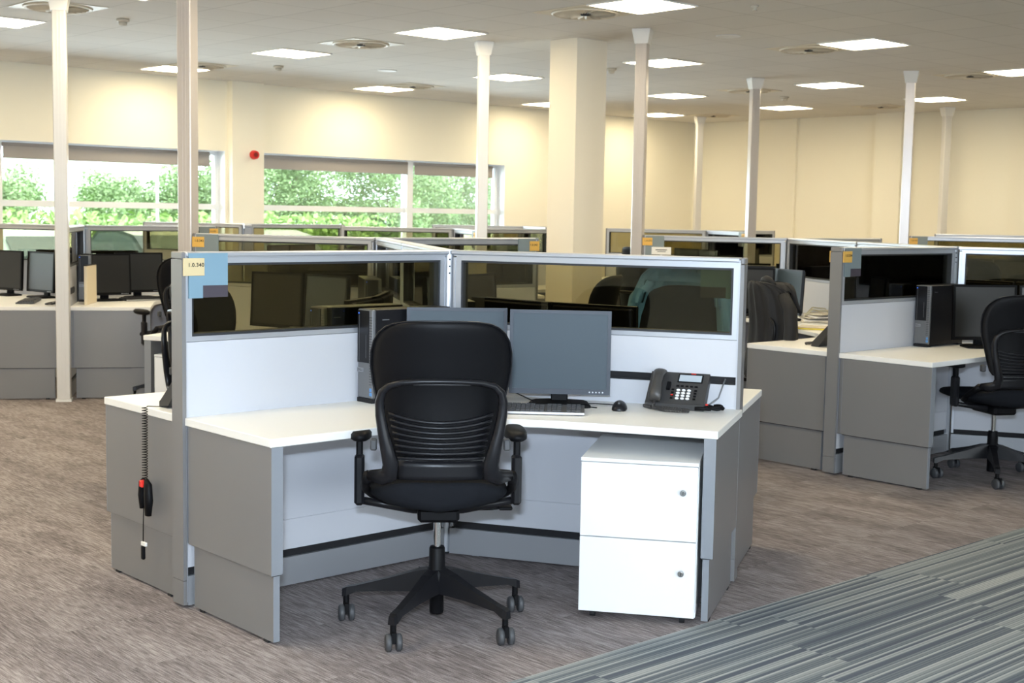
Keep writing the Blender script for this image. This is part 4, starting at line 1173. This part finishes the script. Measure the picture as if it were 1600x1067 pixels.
def mk_tree(seed, wx, wy, hz, trunk, nleaf, lm, leaf=.15):
    def f():
        rnd = random.Random(seed); t = thing('tree', '', 'tree', 'leafy trees outside the windows')
        blobs = []
        for k in range(24):
            blobs.append((Vector((rnd.uniform(-.7, .7) * wx, rnd.uniform(-.7, .7) * wy, trunk + rnd.uniform(.1, .95) * hz)), rnd.uniform(.25, .42) * min(wx, hz)))
        b = MB()
        for k in range(nleaf):
            c, r_ = blobs[rnd.randrange(len(blobs))]
            d = Vector((rnd.gauss(0, 1), rnd.gauss(0, 1), rnd.gauss(0, 1))).normalized() * r_ * rnd.uniform(.55, 1.05)
            p = c + d; s_ = leaf * rnd.uniform(.6, 1.3)
            a = Vector((rnd.gauss(0, 1), rnd.gauss(0, 1), rnd.gauss(0, .6))).normalized(); e_ = a.cross(Vector((rnd.gauss(0, 1), rnd.gauss(0, 1), rnd.gauss(0, 1)))).normalized()
            b.add([p - a * s_, p + e_ * s_ * .4, p + a * s_, p - e_ * s_ * .4], [(0, 1, 2, 3)])
        cr = b.build('crown', lm, t, fix=False)
        b = MB(); b.tube([(0, 0, 0), (.05, 0, trunk), (0, .05, trunk + hz * .6)], [.14, .10, .04], 8)
        for c, r_ in blobs[:7]: b.tube([(.04, 0, trunk * .9), ((c.x) * .5, c.y * .5, (trunk + c.z) / 2), tuple(c)], [.05, .03, .012], 6)
        b.build('trunk', BARK, t)
        return t
    return f
TR = [((13.4, 35.5), 't1', 0, 'round green tree outside the left window, at the left'), ((18.6, 36.0), 't1', 2.1, 'bushy green tree outside the left window, left of the nearest pole'),
      ((22.0, 35.5), 't2', 1.0, 'dense tree outside, at the left end of the right window'), ((24.6, 37.5), 't2', 3.0, 'dense feathery tree outside the middle of the right window'),
      ((27.6, 36.0), 't2', 4.4, 'tall tree outside, left of the mullion of the right window'), ((31.6, 38), 't2', 5.0, 'green tree outside, behind the mullion of the right window'), ((38.0, 41), 't2', 2.0, 'tree outside at the right end of the right window'), ((9.6, 35.5), 't1', .6, 'tree outside beyond the left edge')]
DEF = {'t1': mk_tree(3, 1.9, 1.8, 1.75, .9, 16000, LEAF, .065), 't2': mk_tree(5, 2.6, 1.8, 3.6, .2, 34000, LEAF, .065)}
for (v, n), k, a, l in TR: place(k, DEF[k], vn(v, n, -.36), a, l)
t = thing('hedge', 'low bright yellow green hedge outside the left window', 'hedge', None, vn(0, 0, 0), EVA)
b = MB(); rnd = random.Random(9)
for k in range(9000):
    p = Vector((rnd.uniform(6, 24), 32.2 + rnd.gauss(0, .4), -.3 + rnd.uniform(0, 1.6) + .1 * sin(k)))
    s_ = .13 * rnd.uniform(.6, 1.2); a = Vector((rnd.gauss(0, 1), rnd.gauss(0, 1), rnd.gauss(0, 1))).normalized(); e_ = a.cross(Vector((rnd.gauss(0, 1), rnd.gauss(0, 1), rnd.gauss(0, 1)))).normalized()
    b.add([p - a * s_, p + e_ * s_ * .5, p + a * s_, p - e_ * s_ * .5], [(0, 1, 2, 3)])
b.build('foliage', LEAFB, t, fix=False)
b = MB()
for k in range(12): b.tube([(7 + k * 1.45, 32.2, -.36), (7 + k * 1.45, 32.2, .7)], .03, 6)
b.build('stems', BARK, t)
t = thing('office_building', 'pale office building with blue stripe and louvred glazing behind the trees', 'building', None, vn(0, 0, 0), EVA)
b = MB(); b.box(16.5, 30, 55, 62, -.35, 3.35); b.build('wall', BLDG, t)
b = MB()
for k in range(9): b.box(18.6, 21.5, 54.9, 55.0, .7 + k * .29, .88 + k * .29)
b.build('louvred_window', LOUV, t)
b = MB(); b.box(17.0, 17.35, 54.85, 55.0, .8, 3.3); b.build('blue_stripe', BSTRIPE, t)
b = MB(); b.box(16.4, 30.1, 54.8, 62.2, 3.35, 3.5); b.build('roof', BLDG, t)
for x_, l in ((13.1, 'thin white post outside the left window, left one'), (15.6, 'thin white post outside the left window, right one')):
    t = thing('lamp_post', l, 'lamp post', None, vn(x_, 29.6, -.36), EVA)
    b = MB(); b.tube([(0, 0, 0), (0, 0, 5)], .035, 8); b.build('pole', BLDG, t)
    b = MB(); b.box(-.3, .05, -.05, .05, 5, 5.08); b.build('lamp_head', BLDG, t)
# no object may keep an empty label
for o in SC.objects:
    if 'label' in o and not o['label']: del o['label']
